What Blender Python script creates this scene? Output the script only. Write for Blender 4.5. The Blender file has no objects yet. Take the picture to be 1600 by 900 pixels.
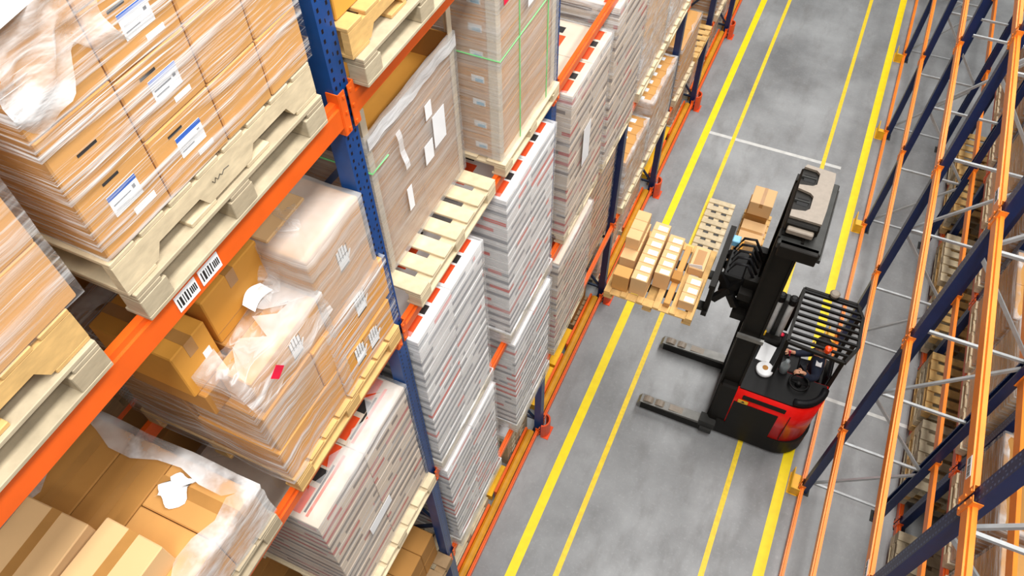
import bpy, bmesh, math, random
from mathutils import Vector, Matrix
random.seed(7)
scene = bpy.context.scene
COL = scene.collection
PI = math.pi

# ------------------------------------------------------------------ camera, world, lights, exposure
CAM_H = 10.75
RIGHT = Vector((0.91119016, 0.41177109, -0.01330658))
DOWN = Vector((0.32125526, -0.73037103, -0.60278787))
FWD = Vector((-0.25792936, 0.54497957, -0.79779052))
cam_data = bpy.data.cameras.new('camera')
cam = bpy.data.objects.new('camera', cam_data)
COL.objects.link(cam)
mw = Matrix((RIGHT, -DOWN, -FWD)).transposed().to_4x4()
mw.translation = Vector((0, 0, CAM_H))
cam.matrix_world = mw
cam_data.sensor_width = 36
cam_data.lens = 1199.1 / 1600 * 36
cam_data.clip_start = 0.05
cam_data.clip_end = 200
scene.camera = cam

scene.view_settings.view_transform = 'Standard'
scene.view_settings.look = 'None'
scene.view_settings.gamma = 1
scene.view_settings.use_curve_mapping = False
scene.view_settings.exposure = -0.12

world = bpy.data.worlds.new('warehouse_air')
scene.world = world
world.use_nodes = True
wn = world.node_tree.nodes['Background']
wn.inputs[0].default_value = (1.0, 0.98, 0.95, 1)
wn.inputs[1].default_value = 0.16

def area(name, loc, sx, sy, power, rot=(0, 0, 0), col=(1, 0.985, 0.96)):
    l = bpy.data.lights.new(name, 'AREA')
    l.shape = 'RECTANGLE'
    l.size = sx
    l.size_y = sy
    l.energy = power
    l.color = col
    o = bpy.data.objects.new(name, l)
    o.location = loc
    o.rotation_euler = rot
    COL.objects.link(o)
    return o

# rows of ceiling luminaires above the aisles
area('ceiling_luminaire_row', (0.8, 10, 14.5), 1.2, 32, 3000)
area('ceiling_luminaire_row', (3.2, 10, 14.5), 1.0, 32, 1900)

# ------------------------------------------------------------------ material helpers
def lin(h):
    h = h.lstrip('#')
    out = []
    for i in (0, 2, 4):
        c = int(h[i:i + 2], 16) / 255
        out.append(c / 12.92 if c <= 0.04045 else ((c + 0.055) / 1.055) ** 2.4)
    return tuple(out) + (1,)

def base_mat(name):
    m = bpy.data.materials.new(name)
    m.use_nodes = True
    nt = m.node_tree
    return m, nt, nt.nodes['Principled BSDF']

def N(nt, t, **kw):
    n = nt.nodes.new(t)
    for k, v in kw.items():
        setattr(n, k, v)
    return n

def math_(nt, op, a, b=None):
    n = nt.nodes.new('ShaderNodeMath')
    n.operation = op
    for i, v in enumerate((a, b)):
        if v is None:
            continue
        if isinstance(v, (int, float)):
            n.inputs[i].default_value = v
        else:
            nt.links.new(v, n.inputs[i])
    return n.outputs[0]

def mixc(nt, fac, a, b):
    n = nt.nodes.new('ShaderNodeMix')
    n.data_type = 'RGBA'
    for idx, v in ((0, fac), (6, a), (7, b)):
        if isinstance(v, (int, float)):
            n.inputs[idx].default_value = v
        elif isinstance(v, tuple):
            n.inputs[idx].default_value = v
        else:
            nt.links.new(v, n.inputs[idx])
    return n.outputs[2]

def noise(nt, scale, detail=3, vec=None, rough=0.55):
    n = nt.nodes.new('ShaderNodeTexNoise')
    n.inputs['Scale'].default_value = scale
    n.inputs['Detail'].default_value = detail
    n.inputs['Roughness'].default_value = rough
    if vec is not None:
        nt.links.new(vec, n.inputs['Vector'])
    return n.outputs[0]

def objco(nt, scale=(1, 1, 1), rot=(0, 0, 0), world=False):
    if world:
        g = nt.nodes.new('ShaderNodeNewGeometry')
        src = g.outputs['Position']
    else:
        t = nt.nodes.new('ShaderNodeTexCoord')
        src = t.outputs['Object']
    mp = nt.nodes.new('ShaderNodeMapping')
    mp.inputs['Scale'].default_value = scale
    mp.inputs['Rotation'].default_value = rot
    nt.links.new(src, mp.inputs['Vector'])
    return mp.outputs[0]

def ramp(nt, fac, lo, hi, a=0.0, b=1.0):
    n = nt.nodes.new('ShaderNodeMapRange')
    nt.links.new(fac, n.inputs[0])
    n.inputs[1].default_value = lo
    n.inputs[2].default_value = hi
    n.inputs[3].default_value = a
    n.inputs[4].default_value = b
    return n.outputs[0]

def plain(name, hexc, rough=0.5, metal=0.0, var=0.08, scale=6.0, objvar=0.0, bump=0.0):
    m, nt, p = base_mat(name)
    c = lin(hexc)
    nz = noise(nt, scale, 4, objco(nt))
    dark = tuple(v * (1 - 2.2 * var) for v in c[:3]) + (1,)
    lite = tuple(min(1, v * (1 + 1.2 * var)) for v in c[:3]) + (1,)
    col = mixc(nt, ramp(nt, nz, 0.3, 0.7), dark, lite)
    if objvar:
        oi = nt.nodes.new('ShaderNodeObjectInfo')
        d2 = tuple(v * (1 - objvar) for v in c[:3]) + (1,)
        col = mixc(nt, math_(nt, 'MULTIPLY', oi.outputs['Random'], 0.7), col, d2)
    nt.links.new(col, p.inputs['Base Color'])
    p.inputs['Roughness'].default_value = rough
    p.inputs['Metallic'].default_value = metal
    if bump:
        b = nt.nodes.new('ShaderNodeBump')
        b.inputs['Strength'].default_value = bump
        b.inputs['Distance'].default_value = 0.01
        nt.links.new(nz, b.inputs['Height'])
        nt.links.new(b.outputs[0], p.inputs['Normal'])
    return m

def perforated(name, hexc, hole='#050a18'):
    """painted steel upright: two columns of punched slots down the face"""
    m, nt, p = base_mat(name)
    t = nt.nodes.new('ShaderNodeTexCoord')
    s = nt.nodes.new('ShaderNodeSeparateXYZ')
    nt.links.new(t.outputs['Object'], s.inputs[0])
    y = math_(nt, 'ABSOLUTE', s.outputs[1])
    dy = math_(nt, 'ABSOLUTE', math_(nt, 'SUBTRACT', y, 0.033))
    near = math_(nt, 'LESS_THAN', dy, 0.0075)
    fz = math_(nt, 'FRACT', math_(nt, 'MULTIPLY', s.outputs[2], 20.0))
    slot = math_(nt, 'LESS_THAN', fz, 0.42)
    mask = math_(nt, 'MULTIPLY', near, slot)
    mid = math_(nt, 'MULTIPLY', math_(nt, 'LESS_THAN', y, 0.004),
                math_(nt, 'LESS_THAN', math_(nt, 'FRACT', math_(nt, 'MULTIPLY', s.outputs[2], 6.0)), 0.12))
    mask = math_(nt, 'MAXIMUM', mask, mid)
    c = lin(hexc)
    nz = noise(nt, 9, 3, objco(nt))
    col = mixc(nt, ramp(nt, nz, 0.3, 0.7), tuple(v * 0.8 for v in c[:3]) + (1,), c)
    col = mixc(nt, mask, col, lin(hole))
    nt.links.new(col, p.inputs['Base Color'])
    p.inputs['Roughness'].default_value = 0.38
    return m

def wood_mat(name, hexc, objvar=0.25):
    m, nt, p = base_mat(name)
    c = lin(hexc)
    nz = noise(nt, 1.0, 4, objco(nt, (9, 9, 30)))
    spots = noise(nt, 5.0, 2, objco(nt))
    col = mixc(nt, ramp(nt, nz, 0.3, 0.72), tuple(v * 0.68 for v in c[:3]) + (1,), c)
    col = mixc(nt, ramp(nt, spots, 0.58, 0.8, 0, 0.3), col, lin('#7d6a52'))
    oi = nt.nodes.new('ShaderNodeObjectInfo')
    col = mixc(nt, math_(nt, 'MULTIPLY', oi.outputs['Random'], objvar), col, lin('#8e7a5e'))
    nt.links.new(col, p.inputs['Base Color'])
    p.inputs['Roughness'].default_value = 0.75
    return m

def film_mat(name, lo, hi, amin, amax, stretch=(1.3, 1.3, 26), tint='#ececec', patch=True, tilt=0.05):
    """clear stretch wrap: mostly see-through, whitish where the layers bunch up"""
    m, nt, p = base_mat(name)
    out = nt.nodes['Material Output']
    nz = noise(nt, 1.0, 4, objco(nt, stretch, (tilt, 0, 0.0)), 0.62)
    nz2 = noise(nt, 1.0, 3, objco(nt, (2.0, 2.0, stretch[2] * 2.6), (-2 * tilt, 0.0, 0.0)), 0.6)
    f = math_(nt, 'MAXIMUM', ramp(nt, nz, lo, hi, amin, amax), ramp(nt, nz2, lo + 0.06, hi + 0.03, amin, amax))
    if patch:
        big = noise(nt, 1.6, 3, objco(nt))
        f = math_(nt, 'MULTIPLY', f, ramp(nt, big, 0.3, 0.65, 0.45, 1.1))
    f = math_(nt, 'MINIMUM', f, 0.97)
    tr = nt.nodes.new('ShaderNodeBsdfTransparent')
    mx = nt.nodes.new('ShaderNodeMixShader')
    p.inputs['Base Color'].default_value = lin(tint)
    p.inputs['Roughness'].default_value = 0.3
    nt.links.new(f, mx.inputs[0])
    nt.links.new(tr.outputs[0], mx.inputs[1])
    nt.links.new(p.outputs[0], mx.inputs[2])
    nt.links.new(mx.outputs[0], out.inputs[0])
    b = nt.nodes.new('ShaderNodeBump')
    b.inputs['Strength'].default_value = 0.5
    b.inputs['Distance'].default_value = 0.02
    nt.links.new(nz, b.inputs['Height'])
    nt.links.new(b.outputs[0], p.inputs['Normal'])
    return m

def flat_carton_mat(name, base, line, red, tan=0.0):
    """flat printed carton: pale board with a line of dark and red print along each side"""
    m, nt, p = base_mat(name)
    g = nt.nodes.new('ShaderNodeTexCoord')
    sg = nt.nodes.new('ShaderNodeSeparateXYZ')
    nt.links.new(g.outputs['Object'], sg.inputs[0])
    nrm = nt.nodes.new('ShaderNodeSeparateXYZ')
    nt.links.new(g.outputs['Normal'], nrm.inputs[0])
    side = math_(nt, 'LESS_THAN', math_(nt, 'ABSOLUTE', nrm.outputs[2]), 0.5)
    band = math_(nt, 'MULTIPLY', math_(nt, 'GREATER_THAN', sg.outputs[2], 0.028), math_(nt, 'LESS_THAN', sg.outputs[2], 0.072))
    oi = nt.nodes.new('ShaderNodeObjectInfo')
    shift = nt.nodes.new('ShaderNodeCombineXYZ')
    nt.links.new(math_(nt, 'MULTIPLY', oi.outputs['Random'], 40), shift.inputs[0])
    nt.links.new(math_(nt, 'MULTIPLY', oi.outputs['Random'], 73), shift.inputs[1])
    add = nt.nodes.new('ShaderNodeVectorMath')
    nt.links.new(objco(nt, (2.6, 2.6, 0.01)), add.inputs[0])
    nt.links.new(shift.outputs[0], add.inputs[1])
    nz = noise(nt, 1.0, 1, add.outputs[0])
    nz3 = noise(nt, 0.6, 1, add.outputs[0])
    word = math_(nt, 'MULTIPLY', band, math_(nt, 'GREATER_THAN', nz, 0.44))
    word = math_(nt, 'MULTIPLY', word, side)
    ink = mixc(nt, math_(nt, 'GREATER_THAN', nz3, 0.56), lin(line), lin(red))
    nb = noise(nt, 4, 2, objco(nt))
    c = lin(base)
    b0 = mixc(nt, ramp(nt, nb, 0.3, 0.7), tuple(v * 0.88 for v in c[:3]) + (1,), c)
    nt.links.new(mixc(nt, math_(nt, 'MULTIPLY', word, 0.85), b0, ink), p.inputs['Base Color'])
    p.inputs['Roughness'].default_value = 0.55
    return m

def floor_mat():
    m, nt, p = base_mat('polished_concrete')
    a = noise(nt, 0.55, 6, objco(nt, world=True), 0.6)
    b = noise(nt, 3.0, 5, objco(nt, (1, 0.35, 1), world=True), 0.65)
    c = noise(nt, 22.0, 4, objco(nt, world=True), 0.6)
    col = mixc(nt, ramp(nt, a, 0.32, 0.68), lin('#757677'), lin('#a2a4a5'))
    col = mixc(nt, ramp(nt, b, 0.5, 0.75, 0, 0.5), col, lin('#6c6a67'))
    col = mixc(nt, ramp(nt, c, 0.55, 0.85, 0, 0.35), col, lin('#b9babb'))
    nt.links.new(col, p.inputs['Base Color'])
    nt.links.new(ramp(nt, b, 0.3, 0.7, 0.32, 0.5), p.inputs['Roughness'])
    return m

M = dict(
    floor=floor_mat(),
    yellow=plain('yellow_floor_paint', '#ffe000', 0.5, 0, 0.04, 8),
    thin_yellow=plain('worn_yellow_paint', '#f6d327', 0.5, 0, 0.07, 14),
    chalk=plain('pale_joint_filler', '#d4d4d0', 0.6),
    blue=perforated('navy_perforated_steel', '#0d4688'),
    navy=perforated('dark_navy_perforated_steel', '#0f2858', '#48608e'),  # paler slot colour paints in the light passing through the holes
    bluep=plain('navy_steel', '#1c2f58', 0.4),
    dark_brace=plain('blackened_blue_steel', '#20304a', 0.4),
    orange=plain('orange_enamel', '#e8601a', 0.35, 0, 0.05, 5),
    orange2=plain('bright_orange_enamel', '#f98a2b', 0.33, 0, 0.05, 5),
    redorange=plain('red_orange_guard', '#e8501c', 0.4),
    guard_yellow=plain('yellow_guard', '#f3b91c', 0.4),
    ochre=plain('ochre_rail_paint', '#cf8f1e', 0.45, 0, 0.08, 5),
    floor_yellow=plain('yellow_steel_tray', '#f0b400', 0.5, 0, 0.1, 4),
    galv=plain('galvanised_steel', '#b9bcbd', 0.4, 0.35, 0.06, 10),
    kraft=plain('kraft_cardboard', '#d29a55', 0.8, 0, 0.06, 3, 0.16),
    kraft2=plain('brown_cardboard', '#b9833f', 0.8, 0, 0.07, 3, 0.2),
    kraft3=plain('golden_cardboard', '#dc9a3a', 0.8, 0, 0.06, 3, 0.12),
    kraft4=plain('pale_cardboard', '#e2b883', 0.8, 0, 0.05, 3, 0.12),
    tape=plain('brown_packing_tape', '#b07f45', 0.3, 0, 0.05),
    board=plain('grey_board_edge', '#d9c7ab', 0.8, 0, 0.05, 3),
    flat_white=flat_carton_mat('white_flat_carton', '#e8e6e4', '#85868c', '#d8452f'),
    flat_mix=flat_carton_mat('white_brown_flat_carton', '#d8c6b2', '#6d5e58', '#b8332a'),
    flat_tan=flat_carton_mat('tan_flat_carton', '#cda27a', '#5d4c44', '#c23a28'),
    wood=wood_mat('pale_pallet_wood', '#ead7b2', 0.2),
    wood2=wood_mat('weathered_pallet_wood', '#c3b497', 0.4),
    wood3=wood_mat('yellow_pine', '#e8bb74', 0.15),
    wood4=wood_mat('brown_pallet_wood', '#9f7f57', 0.3),
    film=film_mat('clear_stretch_film', 0.49, 0.64, 0.02, 0.78, (1.2, 1.2, 42)),
    film_heavy=film_mat('cloudy_stretch_film', 0.46, 0.68, 0.1, 0.72),
    film_white=film_mat('milky_stretch_film', 0.4, 0.66, 0.2, 0.9, (4, 4, 10)),
    film_grey=film_mat('streaked_stretch_film', 0.46, 0.7, 0.12, 0.6, (1.0, 1.0, 30), tilt=0.02),
    film_haze=film_mat('hazy_stretch_film', 0.4, 0.68, 0.26, 0.56, (1.2, 1.2, 22), tint='#dcdcda', patch=False),
    film_band=film_mat('bunched_white_film', 0.3, 0.5, 0.6, 0.97, (4, 4, 20)),
    paper=plain('white_paper', '#f2f3f4', 0.6, 0, 0.02),
    label_blue=plain('blue_label_print', '#2d62c0', 0.5),
    ink=plain('black_print', '#221f1e', 0.6),
    ink_grey=plain('grey_print', '#8d8f94', 0.6),
    print_orange=plain('orange_print', '#ee4f1d', 0.5),
    print_red=plain('red_sticker', '#ef1242', 0.45),
    strap=plain('green_plastic_strap', '#7ee08a', 0.35),
    black=plain('black_plastic', '#0d0c0c', 0.42, 0, 0.12, 8),
    black2=plain('matt_black_steel', '#171410', 0.5, 0.2, 0.12, 7),
    dgrey=plain('dark_grey_steel', '#3a3a38', 0.45, 0.3, 0.1, 7),
    mgrey=plain('mid_grey_steel', '#7d7c78', 0.4, 0.35, 0.1, 9),
    lgrey=plain('light_grey_steel', '#d2d1cd', 0.35, 0.0, 0.06, 9),
    beige=plain('beige_painted_plate', '#8d8173', 0.5, 0, 0.05, 20),
    red=plain('red_truck_enamel', '#f2160f', 0.25, 0, 0.05, 4),
    rubber=plain('black_rubber', '#101013', 0.7, 0, 0.1, 9),
    navycloth=plain('navy_work_cloth', '#1a2338', 0.85, 0, 0.15, 14),
    trouser=plain('dark_grey_trousers', '#23242b', 0.85, 0, 0.1, 14),
    skin=plain('skin', '#d9a07f', 0.5, 0, 0.05, 12),
    hair=plain('dark_hair', '#2c2019', 0.7, 0, 0.15, 30),
    lamp_orange=plain('orange_lens', '#ff4a12', 0.2),
    lamp_yellow=plain('yellow_lens', '#ffc21a', 0.2),
    skyblue=plain('light_blue_plastic', '#7fc0e2', 0.4),
    glass=plain('smoky_plastic', '#8f9799', 0.15, 0, 0.15, 12),
    earth=plain('dark_corner_floor', '#55524e', 0.8),
)

for k in ('black', 'black2', 'rubber', 'dgrey'):
    b = M[k].node_tree.nodes['Principled BSDF']
    b.inputs['Specular IOR Level'].default_value = 0.25
    b.inputs['Roughness'].default_value = 0.55

# ------------------------------------------------------------------ geometry helpers
class MB:
    """collects shapes given in world coordinates into ONE mesh object"""
    def __init__(self):
        self.bm = bmesh.new()
    def box(self, x0, x1, y0, y1, z0, z1, bev=0.0):
        bm = self.bm
        v = [bm.verts.new((x, y, z)) for x in (x0, x1) for y in (y0, y1) for z in (z0, z1)]
        fs = [(0, 1, 3, 2), (4, 6, 7, 5), (0, 4, 5, 1), (2, 3, 7, 6), (0, 2, 6, 4), (1, 5, 7, 3)]
        f = [bm.faces.new([v[i] for i in q]) for q in fs]
        if bev > 0:
            es = list({e for q in f for e in q.edges})
            bmesh.ops.bevel(bm, geom=es, offset=bev, segments=1, affect='EDGES')
        return self
    def prism(self, pts, a0, a1, axis='z'):
        """closed 2D outline pushed along an axis. z: (x,y)  x: (y,z)  y: (x,z)"""
        bm = self.bm
        def P(p, a):
            return {'z': (p[0], p[1], a), 'x': (a, p[0], p[1]), 'y': (p[0], a, p[1])}[axis]
        lo = [bm.verts.new(P(p, a0)) for p in pts]
        hi = [bm.verts.new(P(p, a1)) for p in pts]
        n = len(pts)
        bm.faces.new(lo[::-1])
        bm.faces.new(hi)
        for i in range(n):
            bm.faces.new((lo[i], lo[(i + 1) % n], hi[(i + 1) % n], hi[i]))
        return self
    def tube(self, pts, r, seg=8, taper=None):
        bm = self.bm
        pts = [Vector(p) for p in pts]
        rings = []
        for i, p in enumerate(pts):
            d = (pts[min(i + 1, len(pts) - 1)] - pts[max(i - 1, 0)]).normalized()
            up = Vector((0, 0, 1)) if abs(d.z) < 0.9 else Vector((1, 0, 0))
            a = d.cross(up).normalized()
            b = d.cross(a).normalized()
            rr = r if taper is None else taper[i]
            rings.append([bm.verts.new(p + a * rr * math.cos(2 * PI * k / seg) + b * rr * math.sin(2 * PI * k / seg)) for k in range(seg)])
        for i in range(len(rings) - 1):
            for k in range(seg):
                bm.faces.new((rings[i][k], rings[i][(k + 1) % seg], rings[i + 1][(k + 1) % seg], rings[i + 1][k]))
        bm.faces.new(rings[0][::-1])
        bm.faces.new(rings[-1])
        return self
    def bar(self, p0, p1, w, h):
        """rectangular bar between two points"""
        bm = self.bm
        p0, p1 = Vector(p0), Vector(p1)
        d = (p1 - p0).normalized()
        up = Vector((0, 0, 1)) if abs(d.z) < 0.95 else Vector((1, 0, 0))
        a = d.cross(up).normalized() * (w / 2)
        b = d.cross(a).normalized() * (h / 2)
        q = [[bm.verts.new(p + s * a + t * b) for s, t in ((-1, -1), (1, -1), (1, 1), (-1, 1))] for p in (p0, p1)]
        bm.faces.new(q[0][::-1])
        bm.faces.new(q[1])
        for k in range(4):
            bm.faces.new((q[0][k], q[0][(k + 1) % 4], q[1][(k + 1) % 4], q[1][k]))
        return self
    def lathe(self, cx, cy, prof, seg=20):
        bm = self.bm
        rings = [[bm.verts.new((cx + r * math.cos(2 * PI * k / seg), cy + r * math.sin(2 * PI * k / seg), z)) for k in range(seg)] for r, z in prof]
        for i in range(len(rings) - 1):
            for k in range(seg):
                bm.faces.new((rings[i][k], rings[i][(k + 1) % seg], rings[i + 1][(k + 1) % seg], rings[i + 1][k]))
        bm.faces.new(rings[0][::-1])
        bm.faces.new(rings[-1])
        return self
    def mesh(self, name, mat, origin=(0, 0, 0), smooth=False):
        me = bpy.data.meshes.new(name)
        bmesh.ops.recalc_face_normals(self.bm, faces=self.bm.faces)
        bmesh.ops.translate(self.bm, verts=self.bm.verts, vec=-Vector(origin))
        self.bm.to_mesh(me)
        self.bm.free()
        me.materials.append(mat)
        if smooth:
            for p in me.polygons:
                p.use_smooth = True
        return me

def link(name, data):
    o = bpy.data.objects.new(name, data)
    COL.objects.link(o)
    return o

def tag(o, label, cat, group=None):
    o['label'] = label
    o['category'] = cat
    if group:
        o['group'] = group
    return o

def thing(name, label, cat, loc, group=None):
    o = link(name, None)
    o.empty_display_size = 0.1
    o.location = loc
    return tag(o, label, cat, group)

def root_loc(o):
    v = Vector(o.location)
    p = o.parent
    while p:
        v += Vector(p.location)
        p = p.parent
    return v

def part(parent, name, mb, mat, label=None, smooth=False):
    o = link(name, mb.mesh(name, mat, root_loc(parent), smooth))
    o.parent = parent
    if label:
        o['label'] = label
    return o

def solo(name, mb, mat, label, cat, loc, group=None, smooth=False):
    o = link(name, mb.mesh(name, mat, loc, smooth))
    o.location = loc
    return tag(o, label, cat, group)

def structure(name, mb, mat):
    o = link(name, mb.mesh(name, mat))
    o['kind'] = 'structure'
    return o

_cache = {}
def box_mesh(name, dx, dy, dz, mat, bev):
    """shared box mesh, origin at the centre of its base"""
    k = (name, round(dx, 3), round(dy, 3), round(dz, 3), mat.name, bev)
    if k not in _cache:
        _cache[k] = MB().box(-dx / 2, dx / 2, -dy / 2, dy / 2, 0, dz, bev).mesh(name, mat)
    return _cache[k]

def boxpart(parent, name, x0, x1, y0, y1, z0, z1, mat, bev=0.003, label=None):
    o = link(name, box_mesh(name, x1 - x0, y1 - y0, z1 - z0, mat, bev))
    o.parent = parent
    o.location = Vector(((x0 + x1) / 2, (y0 + y1) / 2, z0)) - root_loc(parent)
    if label:
        o['label'] = label
    return o

def boxthing(name, x0, x1, y0, y1, z0, z1, mat, label, cat, group=None, bev=0.006, rot=0.0):
    o = link(name, box_mesh(name, x1 - x0, y1 - y0, z1 - z0, mat, bev))
    o.location = ((x0 + x1) / 2, (y0 + y1) / 2, z0)
    o.rotation_euler = (0, 0, rot)
    return tag(o, label, cat, group)

# ------------------------------------------------------------------ setting: floor and its lines
structure('floor', MB().box(-7, 9, -3, 40, -0.2, 0), M['floor'])
for i, (x, w, k) in enumerate(((-1.47, 0.135, 'yellow'), (-0.90, 0.075, 'thin_yellow'), (0.905, 0.075, 'thin_yellow'), (1.615, 0.145, 'yellow'))):
    structure('trim_%d' % (i + 1), MB().box(x - w / 2, x + w / 2, -2, 38, 0, 0.0025), M[k])
structure('trim_5', MB().box(-1.4, 1.25, 12.62, 12.7, 0, 0.0018), M['chalk'])
structure('trim_6', MB().box(1.9, 4.6, 7.32, 7.38, 0, 0.0018), M['chalk'])

# ------------------------------------------------------------------ racking
def post_outline(xf, y, d, s):
    """open C section, closed face at xf turned to the aisle; s = +1 when the section runs to +x"""
    h, t, lip = 0.058, 0.005, 0.022
    p = [(0, -h), (0, h), (d, h), (d, h - lip), (d - t, h - lip), (d - t, h - t), (t, h - t), (t, -h + t), (d - t, -h + t), (d - t, -h + lip), (d, -h + lip), (d, -h)]
    return [(xf + s * a, y + b) for a, b in p]

def upright(xf, s, y, ztop, depth, face_mat, brace_mat, label, group=None, pitch=1.3, z0=0.25, braces=True):
    xr = xf + s * depth
    t = thing('rack_upright_frame', label, 'rack frame', (xf + s * 0.05, y, 0), group)
    part(t, 'post', MB().prism(post_outline(xf, y, 0.1, s), 0.01, ztop), face_mat)
    part(t, 'post', MB().prism(post_outline(xr, y, 0.1, -s), 0.01, ztop), face_mat)
    for xx in (xf + s * 0.05, xr - s * 0.05):
        boxpart(t, 'base_plate', xx - 0.08, xx + 0.08, y - 0.09, y + 0.09, 0, 0.01, M['dgrey'])
    if braces:
        z = z0
        a, b = xf + s * 0.08, xr - s * 0.08
        k = 0
        while z < ztop - pitch:
            part(t, 'horizontal_brace', MB().bar((a, y + 0.02, z), (b, y + 0.02, z), 0.03, 0.035), brace_mat)
            p0, p1 = ((a, y - 0.02, z + 0.06), (b, y - 0.02, z + pitch - 0.06))
            if k % 2:
                p0, p1 = (b, y - 0.02, z + 0.06), (a, y - 0.02, z + pitch - 0.06)
            part(t, 'diagonal_brace', MB().bar(p0, p1, 0.03, 0.035), brace_mat)
            z += pitch
            k += 1
    return t

def beam(xf, s, y0, y1, ztop, mat, label, h=0.13, d=0.05, group=None):
    """stepped box beam whose front face stands at xf, with a hooked connector on each end"""
    t = thing('rack_beam', label, 'rack beam', (xf + s * d / 2, (y0 + y1) / 2, ztop - h), group)
    g = 0.061
    pr = [(xf, ztop - h), (xf, ztop - 0.028), (xf + s * 0.014, ztop - 0.0275), (xf + s * 0.016, ztop), (xf + s * d, ztop), (xf + s * d, ztop - h)]
    part(t, 'rail', MB().prism(pr, y0 + g + 0.006, y1 - g - 0.006, 'y'), mat)
    for yy, q in ((y0, 1), (y1, -1)):
        mb = MB()
        ye = yy + q * g
        mb.box(xf - s * 0.004, xf + s * (d + 0.012), min(ye, ye + q * 0.006), max(ye, ye + q * 0.006), ztop - h - 0.05, ztop + 0.05)
        fy = sorted((ye, yy + q * 0.014))
        mb.box(min(xf - s * 0.006, xf - s * 0.001), max(xf - s * 0.006, xf - s * 0.001), fy[0], fy[1], ztop - h - 0.05, ztop + 0.05)
        for zz in (ztop - h - 0.025, ztop - h / 2, ztop + 0.02):
            mb.box(min(xf - s * 0.006, xf - s * 0.012), max(xf - s * 0.006, xf - s * 0.012), yy + q * 0.03 - 0.008, yy + q * 0.03 + 0.008, zz - 0.008, zz + 0.008)
        part(t, 'connector', mb, mat)
    return t

ORD = ['nearest', 'second', 'third', 'fourth', 'fifth', 'sixth', 'seventh', 'eighth', 'ninth']
LX, LD = -1.93, 1.08
LY = [-0.47 + 2.75 * k for k in range(8)]
LLEV = [(8.45, 'top level'), (6.5, 'second level from the top'), (4.12, 'third level from the top'), (1.95, 'lowest raised level')]
for k in range(1, 8):
    upright(LX, -1, LY[k], 9.8 if k < 3 else 8.6, LD, M['blue'] if k < 3 else M['navy'], M['dark_brace'],  # farther posts take the darker navy, their shade put into the colour
            'navy perforated upright frame with dark braces between the pallets, %s along the left rack' % ORD[k - 1])
for k in range(0, 7):
    for z, nm in LLEV:
        if z > 8 and k > 1 or (z > 6 and k > 3):
            continue
        y0 = LY[k] if k else -0.9
        beam(LX + 0.02, -1, y0, LY[k + 1], z, M['orange'], 'orange beam at the front of the left rack, %s, %s bay' % (nm, ORD[k]), h=0.14 if z > 8 else 0.1)
        if k < 2:
            beam(LX - LD - 0.02 + 0.0, 1, y0, LY[k + 1], z, M['orange'], 'orange beam at the back of the left rack, %s, %s bay' % (nm, ORD[k]))

RX, RD = 1.88, 1.12
RY = [2.95 + 2.75 * k for k in range(-1, 7)]
RLEV = [(0.16, 'floor level'), (1.95, 'first raised level'), (4.03, 'second raised level'), (5.93, 'third raised level')]
for k in range(1, 8):
    upright(RX, 1, RY[k], 9.5, RD, M['navy'], M['galv'],
            'navy perforated upright frame with grey braces in the empty right rack, %s from the camera' % ORD[k - 1])
for k in range(0, 7):
    for z, nm in RLEV:
        beam(RX - 0.02, 1, RY[k], RY[k + 1], z, M['orange2'], 'orange beam along the aisle side of the right rack, %s, %s bay' % (nm, ORD[k]))
        if 0.5 < z < 5:
            beam(RX + RD + 0.02, -1, RY[k], RY[k + 1], z, M['orange2'], 'orange beam at the back of the empty right rack, %s, %s bay' % (nm, ORD[k]))
# rack standing back to back with the right one
SX = RX + RD + 0.22
for k in range(1, 6):
    upright(SX, 1, RY[k], 6.5, 1.1, M['navy'], M['galv'], 'navy upright frame of the loaded rack behind the right rack, %s from the camera' % ORD[k - 1], braces=False)
for k in range(0, 5):
    for z, nm in RLEV[:2]:
        beam(SX - 0.02, 1, RY[k], RY[k + 1], z, M['orange'], 'orange beam of the loaded rack behind the right rack, %s, %s bay' % (nm, ORD[k]))

# tags on beams
def beam_tag(x, s, y, z, w, h, label):
    t = thing('location_tag', label, 'tag', (x, y, z - h / 2))
    part(t, 'plate', MB().box(x, x + s * 0.002, y - w / 2, y + w / 2, z - h / 2, z + h / 2), M['paper'])
    mb = MB()
    yy = y - w * 0.42
    i = 0
    while yy < y + w * 0.1:
        ww = (0.006, 0.011, 0.004, 0.008)[i % 4]
        mb.box(x + s * 0.002, x + s * 0.003, yy, yy + ww, z - h * 0.3, z + h * 0.3)
        yy += ww + 0.007
        i += 1
    part(t, 'barcode', mb, M['ink'])
    mb = MB()
    for k in range(4):
        a = y + w * (0.17 + 0.075 * k)
        mb.box(x + s * 0.002, x + s * 0.003, a, a + w * 0.045, z - h * 0.22, z + h * 0.22)
    part(t, 'printed_code', mb, M['ink'])
beam_tag(LX + 0.021, 1, 1.085, 8.375, 0.12, 0.085, 'white barcode tag on the top orange beam, left one of the close pair')
beam_tag(LX + 0.021, 1, 1.225, 8.375, 0.12, 0.085, 'white barcode tag on the top orange beam, right one of the close pair')
beam_tag(RX - 0.021, -1, 3.2, 5.86, 0.16, 0.07, 'small white tag on the highest right hand beam just above the big navy post')
beam_tag(RX - 0.021, -1, 3.1, 3.96, 0.16, 0.07, 'small white tag on the middle right hand beam at the bottom edge of the photo')
beam_tag(RX - 0.021, -1, 5.95, 5.86, 0.16, 0.07, 'small white tag on the highest right hand beam above the second navy post')

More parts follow.
